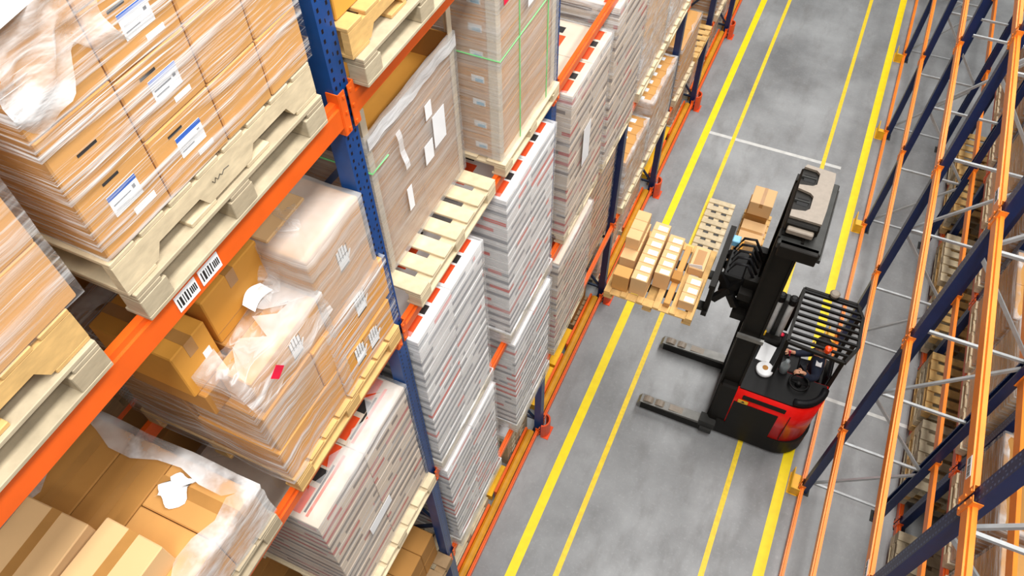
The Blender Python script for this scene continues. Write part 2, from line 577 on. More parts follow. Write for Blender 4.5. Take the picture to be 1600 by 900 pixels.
# post guards
for k in range(1, 8):
    y = LY[k]
    t = thing('post_guard', 'red orange floor guard round the foot of the %s post along the left rack' % ORD[k - 1], 'post guard', (-1.86, y, 0))
    pts = []
    for a in range(9):
        an = -PI / 2 + PI * a / 8
        pts.append((-1.90 + 0.1 * math.cos(an), y + 0.12 * math.sin(an)))
    for a in range(9):
        an = PI / 2 - PI * a / 8
        pts.append((-1.90 + 0.075 * math.cos(an), y + 0.095 * math.sin(an)))
    part(t, 'shield', MB().prism(pts, 0.008, 0.36), M['redorange'])
    boxpart(t, 'foot_plate', -1.9, -1.78, y - 0.12, y + 0.12, 0, 0.008, M['redorange'])
    # yellow upright protectors across the aisle
    y = RY[k]
    t = thing('post_guard', 'yellow angle guard at the foot of the %s post along the right rack' % ORD[k - 1], 'post guard', (1.8, y, 0))
    part(t, 'shield', MB().prism([(1.72, y - 0.13), (1.73, y - 0.14), (1.86, y - 0.14), (1.86, y - 0.13), (1.735, y - 0.125), (1.735, y + 0.2), (1.72, y + 0.2)], 0.008, 0.2), M['guard_yellow'])
    boxpart(t, 'foot_plate', 1.70, 1.86, y - 0.15, y + 0.2, 0, 0.008, M['guard_yellow'])

# low kerb rails and trays along the foot of the left rack
for k in range(1, 7):
    y0, y1 = LY[k] + 0.16, LY[k + 1] - 0.16
    beam(-1.935, -1, LY[k] + 0.065, LY[k + 1] - 0.065, 0.21, M['orange'], 'orange kerb beam at floor level in front of the left rack, %s bay' % ORD[k], h=0.12, d=0.035)
    solo('guide_rail', MB().prism([(-2.09, 0.0), (-1.99, 0.0), (-1.99, 0.19), (-2.02, 0.21), (-2.06, 0.21), (-2.09, 0.19)], y0, y1, 'y'), M['ochre'],
         'ochre guide rail behind the orange kerb beam, %s bay of the left rack' % ORD[k], 'rail', (-2.04, (y0 + y1) / 2, 0))
    solo('guide_strip', MB().box(-2.13, -2.095, y0 + 0.1, (y0 + y1) / 2 - 0.1, 0, 0.24).box(-2.13, -2.095, (y0 + y1) / 2 + 0.1, y1, 0, 0.24), M['orange'],
         'broken orange strip beside the ochre rail, %s bay of the left rack' % ORD[k], 'strip', (-2.11, (y0 + y1) / 2, 0))

# ------------------------------------------------------------------ pallets
def pallet(x0, x1, y0, y1, z0, h, label, kind='block', deck='x', mat='wood', group=None, nboards=6, frac=0.72, cat='pallet'):
    m = M[mat]
    t = thing('wooden_pallet', label, cat, ((x0 + x1) / 2, (y0 + y1) / 2, z0), group)
    tb = 0.021
    zt = z0 + h
    def boards(name, along, n, za, zb, fr):
        lo, hi = (y0, y1) if along == 'x' else (x0, x1)
        span = hi - lo
        w = span / n * fr if n > 3 else min(0.12, span / n * 0.6)
        for i in range(n):
            c = lo + w / 2 + (span - w) * i / max(1, n - 1)
            if along == 'x':
                boxpart(t, name, x0, x1, c - w / 2, c + w / 2, za, zb, m)
            else:
                boxpart(t, name, c - w / 2, c + w / 2, y0, y1, za, zb, m)
    boards('deck_board', deck, nboards, zt - tb, zt, frac)
    other = 'y' if deck == 'x' else 'x'
    if kind == 'stringer':
        # notched boards on edge across the deck boards
        za, zb = z0 + tb, zt - tb - 0.001
        nh = (zb - za) * 0.45
        for i in range(3):
            if other == 'y':
                c = x0 + 0.02 + (x1 - x0 - 0.04) * i / 2
                L = y1 - y0
                pf = [(y0, za), (y0 + L * 0.14, za), (y0 + L * 0.17, za + nh), (y0 + L * 0.36, za + nh), (y0 + L * 0.39, za), (y0 + L * 0.61, za), (y0 + L * 0.64, za + nh), (y0 + L * 0.83, za + nh), (y0 + L * 0.86, za), (y1, za), (y1, zb), (y0, zb)]
                part(t, 'stringer', MB().prism(pf, c - 0.02, c + 0.02, 'x'), m)
            else:
                c = y0 + 0.02 + (y1 - y0 - 0.04) * i / 2
                L = x1 - x0
                pf = [(x0, za), (x0 + L * 0.14, za), (x0 + L * 0.17, za + nh), (x0 + L * 0.36, za + nh), (x0 + L * 0.39, za), (x0 + L * 0.61, za), (x0 + L * 0.64, za + nh), (x0 + L * 0.83, za + nh), (x0 + L * 0.86, za), (x1, za), (x1, zb), (x0, zb)]
                part(t, 'stringer', MB().prism(pf, c - 0.02, c + 0.02, 'y'), m)
        boards('bottom_board', deck, 4, z0, z0 + tb, 0.5)
    else:
        boards('cross_board', other, 3, zt - 2 * tb - 0.001, zt - tb - 0.001, 1)
        zb0, zb1 = z0 + tb + 0.001, zt - 2 * tb - 0.002
        for i in range(3):
            for j in range(3):
                cx = x0 + 0.05 + (x1 - x0 - 0.1) * i / 2
                cy = y0 + 0.07 + (y1 - y0 - 0.14) * j / 2
                boxpart(t, 'block', cx - 0.05, cx + 0.05, cy - 0.07, cy + 0.07, zb0, zb1, m)
        boards('bottom_board', 'y', 3, z0, z0 + tb, 1)
    return t

def small_pallet_mesh(dx, dy, h, mat, deck):
    k = ('plt', round(dx, 2), round(dy, 2), round(h, 3), mat, deck)
    if k not in _cache:
        mb = MB()
        n = 6
        for i in range(n):
            if deck == 'x':
                w = dy / n * 0.7
                c = -dy / 2 + w / 2 + (dy - w) * i / (n - 1)
                mb.box(-dx / 2, dx / 2, c - w / 2, c + w / 2, h - 0.022, h)
            else:
                w = dx / n * 0.7
                c = -dx / 2 + w / 2 + (dx - w) * i / (n - 1)
                mb.box(c - w / 2, c + w / 2, -dy / 2, dy / 2, h - 0.022, h)
        for i in range(3):
            if deck == 'x':
                c = -dx / 2 + 0.05 + (dx - 0.1) * i / 2
                mb.box(c - 0.05, c + 0.05, -dy / 2, dy / 2, h - 0.044, h - 0.022)
                for j in range(3):
                    q = -dy / 2 + 0.07 + (dy - 0.14) * j / 2
                    mb.box(c - 0.05, c + 0.05, q - 0.07, q + 0.07, 0.02, h - 0.044)
                mb.box(c - 0.05, c + 0.05, -dy / 2, dy / 2, 0, 0.02)
            else:
                c = -dy / 2 + 0.05 + (dy - 0.1) * i / 2
                mb.box(-dx / 2, dx / 2, c - 0.05, c + 0.05, h - 0.044, h - 0.022)
                for j in range(3):
                    q = -dx / 2 + 0.07 + (dx - 0.14) * j / 2
                    mb.box(q - 0.07, q + 0.07, c - 0.05, c + 0.05, 0.02, h - 0.044)
                mb.box(-dx / 2, dx / 2, c - 0.05, c + 0.05, 0, 0.02)
        _cache[k] = mb.mesh('wooden_pallet', M[mat])
    return _cache[k]

def far_pallet(x0, x1, y0, y1, z0, h, label, mat='wood', deck='x', group=None):
    o = link('wooden_pallet', small_pallet_mesh(x1 - x0, y1 - y0, h, mat, deck))
    o.location = ((x0 + x1) / 2, (y0 + y1) / 2, z0)
    return tag(o, label, 'pallet', group)

# ------------------------------------------------------------------ wrap, cartons, labels
def film(label, x0, x1, y0, y1, z0, z1, mat='film', off=0.014, rim=0.1, full_top=False, amp=0.006, sag=0.0, group=None):
    """stretch wrap: a thin wavy skin round the four sides, folded a little over the top edge"""
    bm = bmesh.new()
    x0, x1, y0, y1 = x0 - off, x1 + off, y0 - off, y1 + off
    r = 0.02
    nx, ny, nz = 8, 10, 9
    ring = []
    for i in range(ny):
        ring.append((x1, y0 + (y1 - y0) * i / ny, 1, 0))
    for i in range(nx):
        ring.append((x1 - (x1 - x0) * i / nx, y1, 0, 1))
    for i in range(ny):
        ring.append((x0, y1 - (y1 - y0) * i / ny, -1, 0))
    for i in range(nx):
        ring.append((x0 + (x1 - x0) * i / nx, y0, 0, -1))
    n = len(ring)
    cx, cy = (x0 + x1) / 2, (y0 + y1) / 2
    sd = random.random() * 50
    rows = []
    for k in range(nz + 1):
        z = z0 + (z1 + off - z0) * k / nz
        row = []
        for i, (x, y, ax, ay) in enumerate(ring):
            w = amp * (math.sin(3.1 * z + 5 * y + sd) + math.sin(9 * y + 7 * x + 4 * z + sd * 2)) * 0.5 + amp * random.uniform(-0.3, 0.6)
            w = max(w, -off * 0.6)
            row.append(bm.verts.new((x + ax * w, y + ay * w, z)))
        rows.append(row)
    if full_top:
        steps = (0.3, 0.65)
    else:
        steps = (rim * 0.5, rim)
    for q, st in enumerate(steps):
        row = []
        for i, (x, y, ax, ay) in enumerate(ring):
            if full_top:
                xx, yy = x + (cx - x) * st, y + (cy - y) * st
            else:
                s = st * random.uniform(0.6, 1.5)
                xx = min(max(x, x0 + s), x1 - s)
                yy = min(max(y, y0 + s), y1 - s)
            row.append(bm.verts.new((xx, yy, z1 + off + random.uniform(0.0, 0.006) - sag * (q + 1) / 2)))
        rows.append(row)
    for a, b in zip(rows, rows[1:]):
        for i in range(n):
            bm.faces.new((a[i], a[(i + 1) % n], b[(i + 1) % n], b[i]))
    if full_top:
        bm.faces.new(rows[-1])
    loc = Vector((cx, cy, z0))
    bmesh.ops.translate(bm, verts=bm.verts, vec=-loc)
    me = bpy.data.meshes.new('stretch_wrap')
    bmesh.ops.recalc_face_normals(bm, faces=bm.faces)
    bm.to_mesh(me)
    bm.free()
    me.materials.append(M[mat])
    for p in me.polygons:
        p.use_smooth = True
    o = link('stretch_wrap', me)
    o.location = loc
    return tag(o, label, 'plastic wrap', group)

def sheet(name, label, cat, fn, nu, nv, mat, loc):
    """free-form thin sheet given by fn(u, v) -> world point"""
    bm = bmesh.new()
    g = [[bm.verts.new(Vector(fn(i / nu, j / nv)) - Vector(loc)) for j in range(nv + 1)] for i in range(nu + 1)]
    for i in range(nu):
        for j in range(nv):
            bm.faces.new((g[i][j], g[i + 1][j], g[i + 1][j + 1], g[i][j + 1]))
    me = bpy.data.meshes.new(name)
    bm.to_mesh(me)
    bm.free()
    me.materials.append(mat)
    for p in me.polygons:
        p.use_smooth = True
    o = link(name, me)
    o.location = loc
    return tag(o, label, cat)

def carton(x0, x1, y0, y1, z0, z1, label, group=None, mat='kraft', tape=None, rot=0.0, name='carton', bev=0.006):
    o = boxthing(name, x0, x1, y0, y1, z0, z1, M[mat], label, 'carton', group, bev, rot)
    dx, dy, dz = x1 - x0, y1 - y0, z1 - z0
    if tape:
        w = 0.03
        mb = MB()
        if tape == 'x':
            mb.box(-dx / 2, dx / 2, -w, w, dz - 0.001, dz + 0.0012)
            mb.box(dx / 2 - 0.001, dx / 2 + 0.0012, -w, w, dz * 0.7, dz)
        else:
            mb.box(-w, w, -dy / 2, dy / 2, dz - 0.001, dz + 0.0012)
            mb.box(-w, w, -dy / 2 - 0.0012, -dy / 2 + 0.001, dz * 0.7, dz)
        t = link('packing_tape', mb.mesh('packing_tape', M['tape']))
        t.parent = o
    return o

def child_panel(o, name, x0, x1, y0, y1, z0, z1, mat):
    """thin print or sticker given in world coordinates, child of an unrotated thing"""
    return part(o, name, MB().box(x0, x1, y0, y1, z0, z1), M[mat])

def ship_label(o, x, y, z, w=0.128, h=0.086):
    """white sticker with a blue head bar on the aisle face of a carton"""
    lb = part(o, 'shipping_label', MB().box(x, x + 0.0015, y - w / 2, y + w / 2, z - h / 2, z + h / 2), M['paper'], 'white sticker with a blue head bar')
    def sub(nm, mat, ya, yb, za, zb):
        q = link(nm, MB().box(x + 0.0015, x + 0.0025, ya, yb, za, zb).mesh(nm, M[mat], root_loc(lb)))
        q.parent = lb
    sub('head_bar', 'label_blue', y - w / 2, y + w / 2, z + h * 0.3, z + h / 2)
    sub('text_line', 'ink_grey', y - w * 0.42, y + w * 0.2, z - 0.002, z + 0.003)
    sub('text_line', 'ink_grey', y - w * 0.42, y + w * 0.05, z - 0.022, z - 0.017)
    sub('small_emblem', 'ink_grey', y + w * 0.28, y + w * 0.38, z - 0.002, z + 0.014)

def carton_block(xf, depth, ys, zs, label, group, mat='kraft', nx=2, tape=None, name='carton'):
    """a block of cartons; only the layers that can be seen from the aisle are set down"""
    res = {}
    for i in range(nx):
        xa, xb = xf - depth * (i + 1) / nx, xf - depth * i / nx
        for j in range(len(ys) - 1):
            for k in range(len(zs) - 1):
                if i and j and k < len(zs) - 2:
                    continue
                res[i, j, k] = carton(xa + 0.002, xb - 0.002, ys[j] + 0.002, ys[j + 1] - 0.002, zs[k] + 0.001, zs[k + 1], label, group, mat, tape, 0, name)
    return res

def flat_stack(xf, depth, y0, y1, z0, z1, n, label, group, mat='flat_white', halves=2, jit=0.0025):
    h = (z1 - z0) / n
    tops = []
    for k in range(n):
        for j in range(halves):
            a = y0 + (y1 - y0) * j / halves
            b = y0 + (y1 - y0) * (j + 1) / halves
            dx = random.uniform(-jit, jit)
            o = boxthing('flat_carton', xf - depth + dx, xf + dx, a + 0.002, b - 0.002, z0 + h * k + 0.0005, z0 + h * (k + 1), M[mat], label, 'flat carton', group, 0.0035)
            if k == n - 1:
                tops.append(o)
    return tops

def top_print(o, spots, z):
    for (xa, xb, ya, yb, mt) in spots:
        child_panel(o, 'printed_panel', xa, xb, ya, yb, z - 0.001, z + 0.0015, mt)

def corner_board(x, y, z0, z1, sx, sy, label, w=0.055, group='cardboard corner posts'):
    t = 0.006
    pts = [(x, y), (x + sx * w, y), (x + sx * w, y + sy * t), (x + sx * t, y + sy * t), (x + sx * t, y + sy * w), (x, y + sy * w)]
    return solo('corner_post', MB().prism(pts, z0, z1), M['board'], label, 'corner post', (x, y, z0))

def paper_note(x, y, z, w, h, label, tilt=0.0, mat='paper'):
    """paper slip taped on the aisle face of a wrapped load"""
    c, s = math.cos(tilt), math.sin(tilt)
    pts = [(y + c * a - s * b, z + s * a + c * b) for a, b in ((-w / 2, -h / 2), (w / 2, -h / 2), (w / 2, h / 2), (-w / 2, h / 2))]
    return solo('paper_note', MB().prism(pts, x, x + 0.002, 'x'), M[mat], label, 'paper note' if mat == 'paper' else 'sticker', (x, y, z))

# ================================================================== LEFT RACK, nearest bay
XF = -1.90
# --- load of labelled cartons, top left
z = 8.452
pallet(-3.0, -1.885, 0.90, 2.09, z, 0.155, 'weathered lower pallet of two under the labelled cartons, on the top orange beam', 'block', 'y', 'wood2', nboards=5, frac=0.8)
up = pallet(-3.0, -1.90, 0.89, 2.08, z + 0.156, 0.172, 'notched upper pallet of two directly under the labelled cartons at upper left', 'stringer', 'x', 'wood', nboards=8, frac=0.82)
part(up, 'handwriting', MB().tube([(-1.899, 1.40, 8.705), (-1.899, 1.41, 8.69), (-1.899, 1.42, 8.708), (-1.899, 1.43, 8.692), (-1.899, 1.445, 8.705), (-1.899, 1.455, 8.694), (-1.899, 1.47, 8.706), (-1.899, 1.50, 8.702)], 0.0016, 4), M['ink'])
zb = 8.782
lab = 'plain brown carton in the film wrapped load at upper left'
gr = 'plain cartons of the labelled load'
for (y0, y1, za, zc) in ((0.905, 1.22, zb, 9.30), (0.905, 1.22, 9.30, 9.80), (1.55, 1.83, zb, 9.04), (1.83, 2.09, zb, 9.04),
                         (1.55, 1.83, 9.04, 9.28), (1.83, 2.09, 9.04, 9.28), (1.55, 1.83, 9.28, 9.52), (1.83, 2.09, 9.28, 9.52), (1.22, 1.65, 9.52, 9.80), (1.65, 2.09, 9.52, 9.80)):
    if y0 < 1 and za == zb:
        continue
    carton(-2.4, XF, y0 + 0.003, y1 - 0.003, za + 0.002, zc, lab, gr)
for k, (za, zc, nm) in enumerate(((zb, 9.04, 'lowest'), (9.04, 9.28, 'middle'), (9.28, 9.52, 'highest'))):
    c = carton(-2.4, XF, 1.223, 1.547, za + 0.002, zc, 'brown carton with a blue headed label, %s of three in a column, upper left' % nm)
    zl = (8.925, 9.165, 9.405)[k]
    ship_label(c, XF, 1.395, zl)
    child_panel(c, 'small_label', XF, XF + 0.0015, 1.40, 1.48, zl - 0.087, zl - 0.067, 'paper')
    child_panel(c, 'print_mark', XF, XF + 0.0015, 1.31, 1.38, zl + 0.062, zl + 0.072, 'ink')
c = carton(-2.4, XF, 0.908, 1.217, zb + 0.002, 9.30, 'tall brown carton with a blue headed label, nearest bottom corner of the upper left load')
ship_label(c, XF, 1.07, 8.945)
child_panel(c, 'small_label', XF, XF + 0.0015, 1.07, 1.17, 8.85, 8.876, 'paper')
child_panel(c, 'print_mark', XF, XF + 0.0015, 1.0, 1.08, 9.17, 9.18, 'ink')
child_panel(c, 'print_mark', XF, XF + 0.0015, 1.02, 1.09, 9.03, 9.04, 'ink')
for i in range(1, 3):
    for za, zc in ((zb, 9.30), (9.30, 9.80)):
        carton(-2.4 - 0.3 * i + 0.003, -2.4 - 0.3 * (i - 1) - 0.003, 0.908, 1.4, za + 0.002, zc, lab, gr, 'kraft2')
film('clear streaked stretch wrap round the labelled cartons at upper left', -3.0, XF, 0.905, 2.09, zb + 0.02, 9.80, 'film')
sheet('loose_wrap', 'crumpled milky flap of loose wrap hanging over the top left cartons', 'plastic wrap',
      lambda u, v: (XF + 0.03 + 0.02 * math.sin(9 * u + 5 * v) + 0.012 * math.sin(23 * v + 7 * u),
                    0.90 + 0.42 * u * (1 - 0.12 * math.sin(3 * v)) + 0.012 * math.sin(13 * v),
                    9.80 - (0.44 - 0.08 * u + 0.05 * math.sin(8 * u) + 0.02 * math.sin(19 * u)) * v), 20, 16, M['film_white'], (XF, 1.1, 9.4))
paper_note(XF + 0.045, 1.02, 9.70, 0.17, 0.12, 'white sheet under the wrap at the very top left corner', 0.1)
# --- neighbour load at the left edge
pallet(-3.0, -1.885, -0.52, 0.70, z, 0.155, 'weathered lower pallet of two at the left edge, on the top orange beam', 'block', 'y', 'wood2', nboards=5, frac=0.8)
pallet(-3.0, -1.90, -0.50, 0.70, z + 0.156, 0.172, 'notched upper pallet of two at the left edge under the streaked cartons', 'stringer', 'x', 'wood3', nboards=8, frac=0.82)
carton_block(XF, 1.05, (0.0, 0.38, 0.755), (zb, 9.05, 9.32, 9.6), 'streaked brown carton in the wrapped load cut by the left edge', 'cartons at the left edge', nx=1)
film('streaked stretch wrap round the cartons cut by the left edge', -2.95, XF, 0.0, 0.755, zb + 0.01, 9.6, 'film_heavy')

# --- load with glove prints
z = 6.502
pallet(-3.0, -1.87, 1.06, 2.23, z, 0.15, 'pale pallet under the cartons with printed hands', 'block', 'x', 'wood3', nboards=8, frac=0.9)
def hand_print(o, x, y, z, s=0.09, flip=1):
    """printed glove: pale palm and fingers with dark outlines"""
    mb = MB()
    mb.box(x, x + 0.0012, y - 0.36 * s, y + 0.36 * s, z - 0.62 * s, z + 0.12 * s)
    for i, l in enumerate((0.5, 0.62, 0.58, 0.42)):
        a = y - 0.36 * s + 0.19 * s * i
        mb.box(x, x + 0.0012, a, a + 0.15 * s, z + 0.08 * s, z + 0.12 * s + l * s)
    mb.prism([(y + flip * 0.34 * s, z - 0.4 * s), (y + flip * 0.62 * s, z + 0.02 * s), (y + flip * 0.54 * s, z + 0.1 * s), (y + flip * 0.34 * s, z - 0.14 * s)], x, x + 0.0012, 'x')
    h = part(o, 'hand_print', mb, M['paper'], 'white printed hand with dark finger lines')
    md = MB()
    for i in range(5):
        a = y - 0.39 * s + 0.19 * s * i
        md.box(x + 0.0012, x + 0.0022, a, a + 0.022 * s, z - 0.05 * s, z + 0.66 * s)
    md.box(x + 0.0012, x + 0.0022, y - 0.38 * s, y + 0.3 * s, z - 0.62 * s, z - 0.54 * s)
    q = link('finger_lines', md.mesh('finger_lines', M['ink'], root_loc(h)))
    q.parent = h
    return h
gl = 'plain brown carton in the load with printed hands'
gg = 'plain cartons of the hand print load'
A1 = carton(-2.45, XF, 1.07, 1.645, z + 0.152, 6.96, 'long brown carton at the lower front corner nearest the camera, hand print load', None, 'kraft3')
A2 = carton(-2.45, XF, 1.65, 2.225, z + 0.152, 6.93, 'carton with two printed hands in the lowest tier of the hand print load', None, 'kraft3')
hand_print(A2, XF, 1.86, 6.83, 0.125)
hand_print(A2, XF, 2.01, 6.80, 0.125)
B1 = carton(-2.45, XF - 0.005, 1.09, 1.52, 6.962, 7.32, 'wrapped brown carton in the second tier, near end of the hand print load', None, 'kraft')
B2 = carton(-2.45, XF - 0.002, 1.525, 2.255, 6.962, 7.30, 'carton with one printed hand in the second tier of the hand print load', None, 'kraft3')
hand_print(B2, XF - 0.002, 1.98, 7.19, 0.13)
B3 = carton(-2.5, XF - 0.012, 1.70, 2.19, 7.322, 7.87, 'tall cloudy wrapped carton with a faint hand, highest in the hand print load', None, 'kraft')
hand_print(B3, XF - 0.012, 1.96, 7.62, 0.12)
B4 = carton(-2.12, XF - 0.015, 1.13, 1.69, 7.322, 7.60, 'wrapped carton with a printed hand and red sticker, third tier of the hand print load', None, 'kraft')
hand_print(B4, XF - 0.015, 1.46, 7.46, 0.11)
for i, (xa, xb, ya, yb, za, zc) in enumerate(((-2.97, -2.46, 1.07, 1.63, 6.654, 6.96), (-2.97, -2.46, 1.64, 2.22, 6.654, 6.96), (-2.97, -2.46, 1.07, 1.63, 6.962, 7.32), (-2.97, -2.46, 1.64, 2.2, 6.962, 7.32),
                                             (-2.65, -2.13, 1.02, 1.26, 7.324, 7.5), (-2.7, -2.13, 1.27, 1.69, 7.324, 7.58), (-2.97, -2.51, 1.75, 2.19, 7.324, 7.78))):
    carton(xa, xb, ya, yb, za, zc, gl, gg, 'kraft2')
LA = carton(-2.70, -2.19, 1.275, 1.70, 7.585, 7.91, 'golden carton lying open to view on top, just under the beam with the white tags', None, 'kraft3', 'x')
child_panel(LA, 'crease', -2.19, -2.1885, 1.275, 1.70, 7.65, 7.655, 'tape')
LB = carton(-2.65, -2.17, 1.00, 1.235, 7.505, 7.84, 'smaller golden carton with a white sticker beside the open golden carton', None, 'kraft3', 'x')
child_panel(LB, 'sticker', -2.17, -2.1685, 1.15, 1.20, 7.64, 7.69, 'paper')
LC = carton(-2.48, -2.14, 1.72, 2.05, 7.873, 7.90, 'thin cardboard flap on top of the tall cloudy wrapped carton', None, 'kraft4')
film('cloudy wrap round the lower tiers of the hand print load', -2.99, XF, 1.06, 1.69, 6.66, 7.62, 'film_heavy', off=0.02, amp=0.014, rim=0.16)
film('cloudy wrap over the tall far carton of the hand print load', -2.52, XF - 0.012, 1.70, 2.19, 7.2, 7.87, 'film_haze', off=0.014, amp=0.008, full_top=True)
film('thin clear wrap round the far cartons of the hand print load', -2.99, XF, 1.66, 2.255, 6.66, 7.30, 'film', off=0.012, amp=0.004, rim=0.03)
sheet('loose_wrap', 'crumpled shiny wrap between the golden carton and the tall cloudy carton', 'plastic wrap',
      lambda u, v: (-2.06 - 0.75 * u + 0.03 * math.sin(11 * v), 1.52 + 0.42 * v + 0.03 * math.sin(14 * u + 3 * v),
                    7.66 + 0.30 * v + 0.04 * math.sin(17 * u + 9 * v) + 0.035 * math.sin(29 * v - 8 * u) - 0.05 * u), 18, 14, M['film_heavy'], (-2.3, 1.7, 7.7))
sheet('loose_wrap', 'milky drape of wrap sagging along the front top edge of the hand print load', 'plastic wrap',
      lambda u, v: (XF + 0.035 - 0.3 * v + 0.015 * math.sin(12 * u + 4 * v), 1.06 + 0.68 * u,
                    7.44 + 0.17 * min(1, v * 3) + 0.02 * u + 0.012 * math.sin(19 * u) + 0.008 * math.sin(31 * v + 12 * u)), 18, 12, M['film_heavy'], (-2.0, 1.4, 7.5))
sheet('paper_scrap', 'curved white paper scrap lying on the golden carton by the hand print load', 'paper',
      lambda u, v: (-2.10 - 0.07 * v - 0.02 * math.sin(PI * u), 1.46 + 0.15 * u, 7.665 + 0.02 * v + 0.02 * math.sin(PI * u) * v), 10, 4, M['paper'], (-2.1, 1.5, 7.7))
t = paper_note(XF + 0.06, 1.245, 7.745 - 0.15, 0.07, 0.075, 'red diamond sticker on the wrap of the hand print load', 0.55, 'print_red')

# --- low load of cartons at the bottom left
pallet(-3.0, -1.87, -0.42, 0.86, z, 0.15, 'grey weathered pallet under the low cartons at bottom left', 'block', 'x', 'wood2', nboards=7, frac=0.85)
for (xa, xb, ya, yb, tp, nm, mt) in ((-2.98, -2.67, 0.30, 0.84, 'y', 'broad taped carton at the back corner of the low load, bottom left', 'kraft2'),
                                     (-2.665, -2.375, 0.30, 0.84, 'y', 'broad taped carton in the middle of the low load, behind the torn paper', 'kraft2'),
                                     (-2.37, -1.895, 0.545, 0.84, 'x', 'front carton of the low load with torn white paper on it', 'kraft'),
                                     (-2.37, -1.895, 0.15, 0.54, None, 'untaped front carton of the low load with a dark gap round it', 'kraft'),
                                     (-2.98, -2.375, -0.30, 0.295, None, 'dim carton under the two loose boxes at bottom left', 'kraft2'),
                                     (-2.37, -1.895, -0.30, 0.145, None, 'front carton of the low load at the bottom edge of the photo', 'kraft')):
    carton(xa, xb, ya, yb, 6.654, 7.0, nm, None, mt, tp)
carton(-2.80, -2.42, -0.15, 0.335, 7.002, 7.17, 'loose pale carton at the bottom left corner lying on the low load', None, 'kraft4', 'y', 0.03)
carton(-2.36, -2.02, -0.15, 0.40, 7.002, 7.20, 'loose pale taped carton standing on the low load, right of the other loose one', None, 'kraft4', 'y', -0.02)
film('thick crumpled wrap round the low cartons at bottom left', -2.99, -1.89, -0.32, 0.85, 6.67, 7.0, 'film_white', off=0.02, amp=0.012, rim=0.11)
sheet('torn_paper', 'torn white paper lying on the low cartons at bottom left', 'paper',
      lambda u, v: (-2.33 + 0.15 * u + 0.02 * math.sin(9 * v), 0.60 + 0.19 * v * (0.65 + 0.4 * u) + 0.02 * math.sin(7 * u), 7.008 + 0.01 * math.sin(5 * u + 6 * v) + 0.01), 8, 8, M['paper'], (-2.25, 0.7, 7.0))

# --- wrapped stack of flat cartons below the hand print load
z = 4.122
pallet(-3.0, -1.86, 1.02, 2.24, z, 0.15, 'pale pallet under the wrapped flat cartons beside the first navy post', 'block', 'x', 'wood', nboards=7, frac=0.85)
tops = flat_stack(-1.93, 1.03, 1.05, 2.20, 4.275, 5.86, 14, 'flat tan carton in the wrapped stack below the hand print load', 'flat cartons below the hand print load', 'flat_mix')
for o, (a, b) in zip(tops, ((1.06, 1.62), (1.63, 2.19))):
    top_print(o, ((-2.21, -2.09, a + 0.03, a + 0.22, 'print_orange'), (-2.21, -2.08, a + 0.26, a + 0.36, 'ink'), (-2.21, -2.09, a + 0.38, a + 0.55, 'print_orange'), (-2.05, -2.03, a + 0.03, a + 0.5, 'print_orange'), (-2.075, -2.06, a + 0.05, b - 0.15, 'ink')), 5.86)
film('streaked white wrap round the flat tan cartons below the hand print load', -2.97, -1.93, 1.05, 2.20, 4.28, 5.87, 'film_grey', rim=0.16, amp=0.006)
paper_note(-1.905, 1.55, 4.93, 0.30, 0.13, 'long white slip on the wrapped flat cartons beside the first navy post', 0.05)
# --- cartons below, seen dimly through the rack
z = 1.952
pallet(-3.0, -1.86, 1.02, 2.20, z, 0.15, 'brown pallet on the lowest beam at the bottom edge beside the first navy post', 'block', 'x', 'wood4')
carton_block(-2.02, 0.9, (1.05, 1.34, 1.63, 1.92, 2.18), (2.104, 2.4, 2.72), 'small dim brown carton stacked at the bottom edge behind the lowest orange beam', 'dim cartons at the bottom edge', 'kraft2', nx=1)
far_pallet(-3.05, -2.15, 1.2, 2.2, 0.0, 0.15, 'empty brown pallet on the floor at the bottom edge behind the first navy post', 'wood4')

# ================================================================== LEFT RACK, second bay
z = 8.452
pallet(-3.0, -1.84, 2.37, 3.56, z, 0.155, 'weathered lower pallet of two above the deep tray load, top edge of the photo', 'block', 'y', 'wood2', nboards=5, frac=0.8)
pallet(-3.0, -1.88, 2.35, 3.54, z + 0.156, 0.16, 'chipped upper pallet of two above the deep tray load, top edge of the photo', 'stringer', 'x', 'wood3', nboards=8, frac=0.82)
carton_block(-1.95, 1.0, (2.38, 2.95, 3.5), (8.77, 9.25, 9.7), 'golden carton on the stacked pallets at the top edge, right of the first navy post', 'cartons at the top edge', 'kraft3', nx=1)
# --- deep tray load with upright corner boards
z = 6.502
pallet(-3.0, -1.86, 2.50, 3.68, z, 0.15, 'pale pallet with its boards showing in front of the deep tray load', 'block', 'x', 'wood', nboards=7, frac=0.74)
XC = -2.13
dl = 'broad brown carton forming the deep tray load beside the first navy post'
carton_block(XC - 0.005, 0.85, (2.61, 3.14, 3.68), (6.655, 6.98, 7.30, 7.60), dl, 'cartons of the deep tray load', 'kraft2', nx=1)
tray = carton(-2.97, XC - 0.01, 2.61, 3.675, 7.602, 7.62, 'bare golden cardboard lid sunk inside the deep tray load', None, 'kraft3')
for (a, b) in ((2.612, 2.622), (3.668, 3.678)):
    solo('cardboard_wall', MB().box(-2.97, XC - 0.005, a, b, 7.62, 7.84), M['kraft2'], 'cardboard side wall of the deep tray load, %s' % ('near end' if a < 3 else 'far end'), 'cardboard sheet', (-2.5, a, 7.62))
solo('cardboard_wall', MB().box(XC - 0.016, XC - 0.006, 2.622, 3.668, 7.62, 7.84), M['kraft2'], 'cardboard front wall of the deep tray load with white film along its rim', 'cardboard sheet', (XC, 3.1, 7.62))
corner_board(XC + 0.002, 2.60, 6.655, 8.02, -1, 1, 'upright cardboard corner post at the near front corner of the deep tray load')
corner_board(XC + 0.002, 3.69, 6.655, 8.14, -1, -1, 'upright cardboard corner post at the far front corner of the deep tray load')
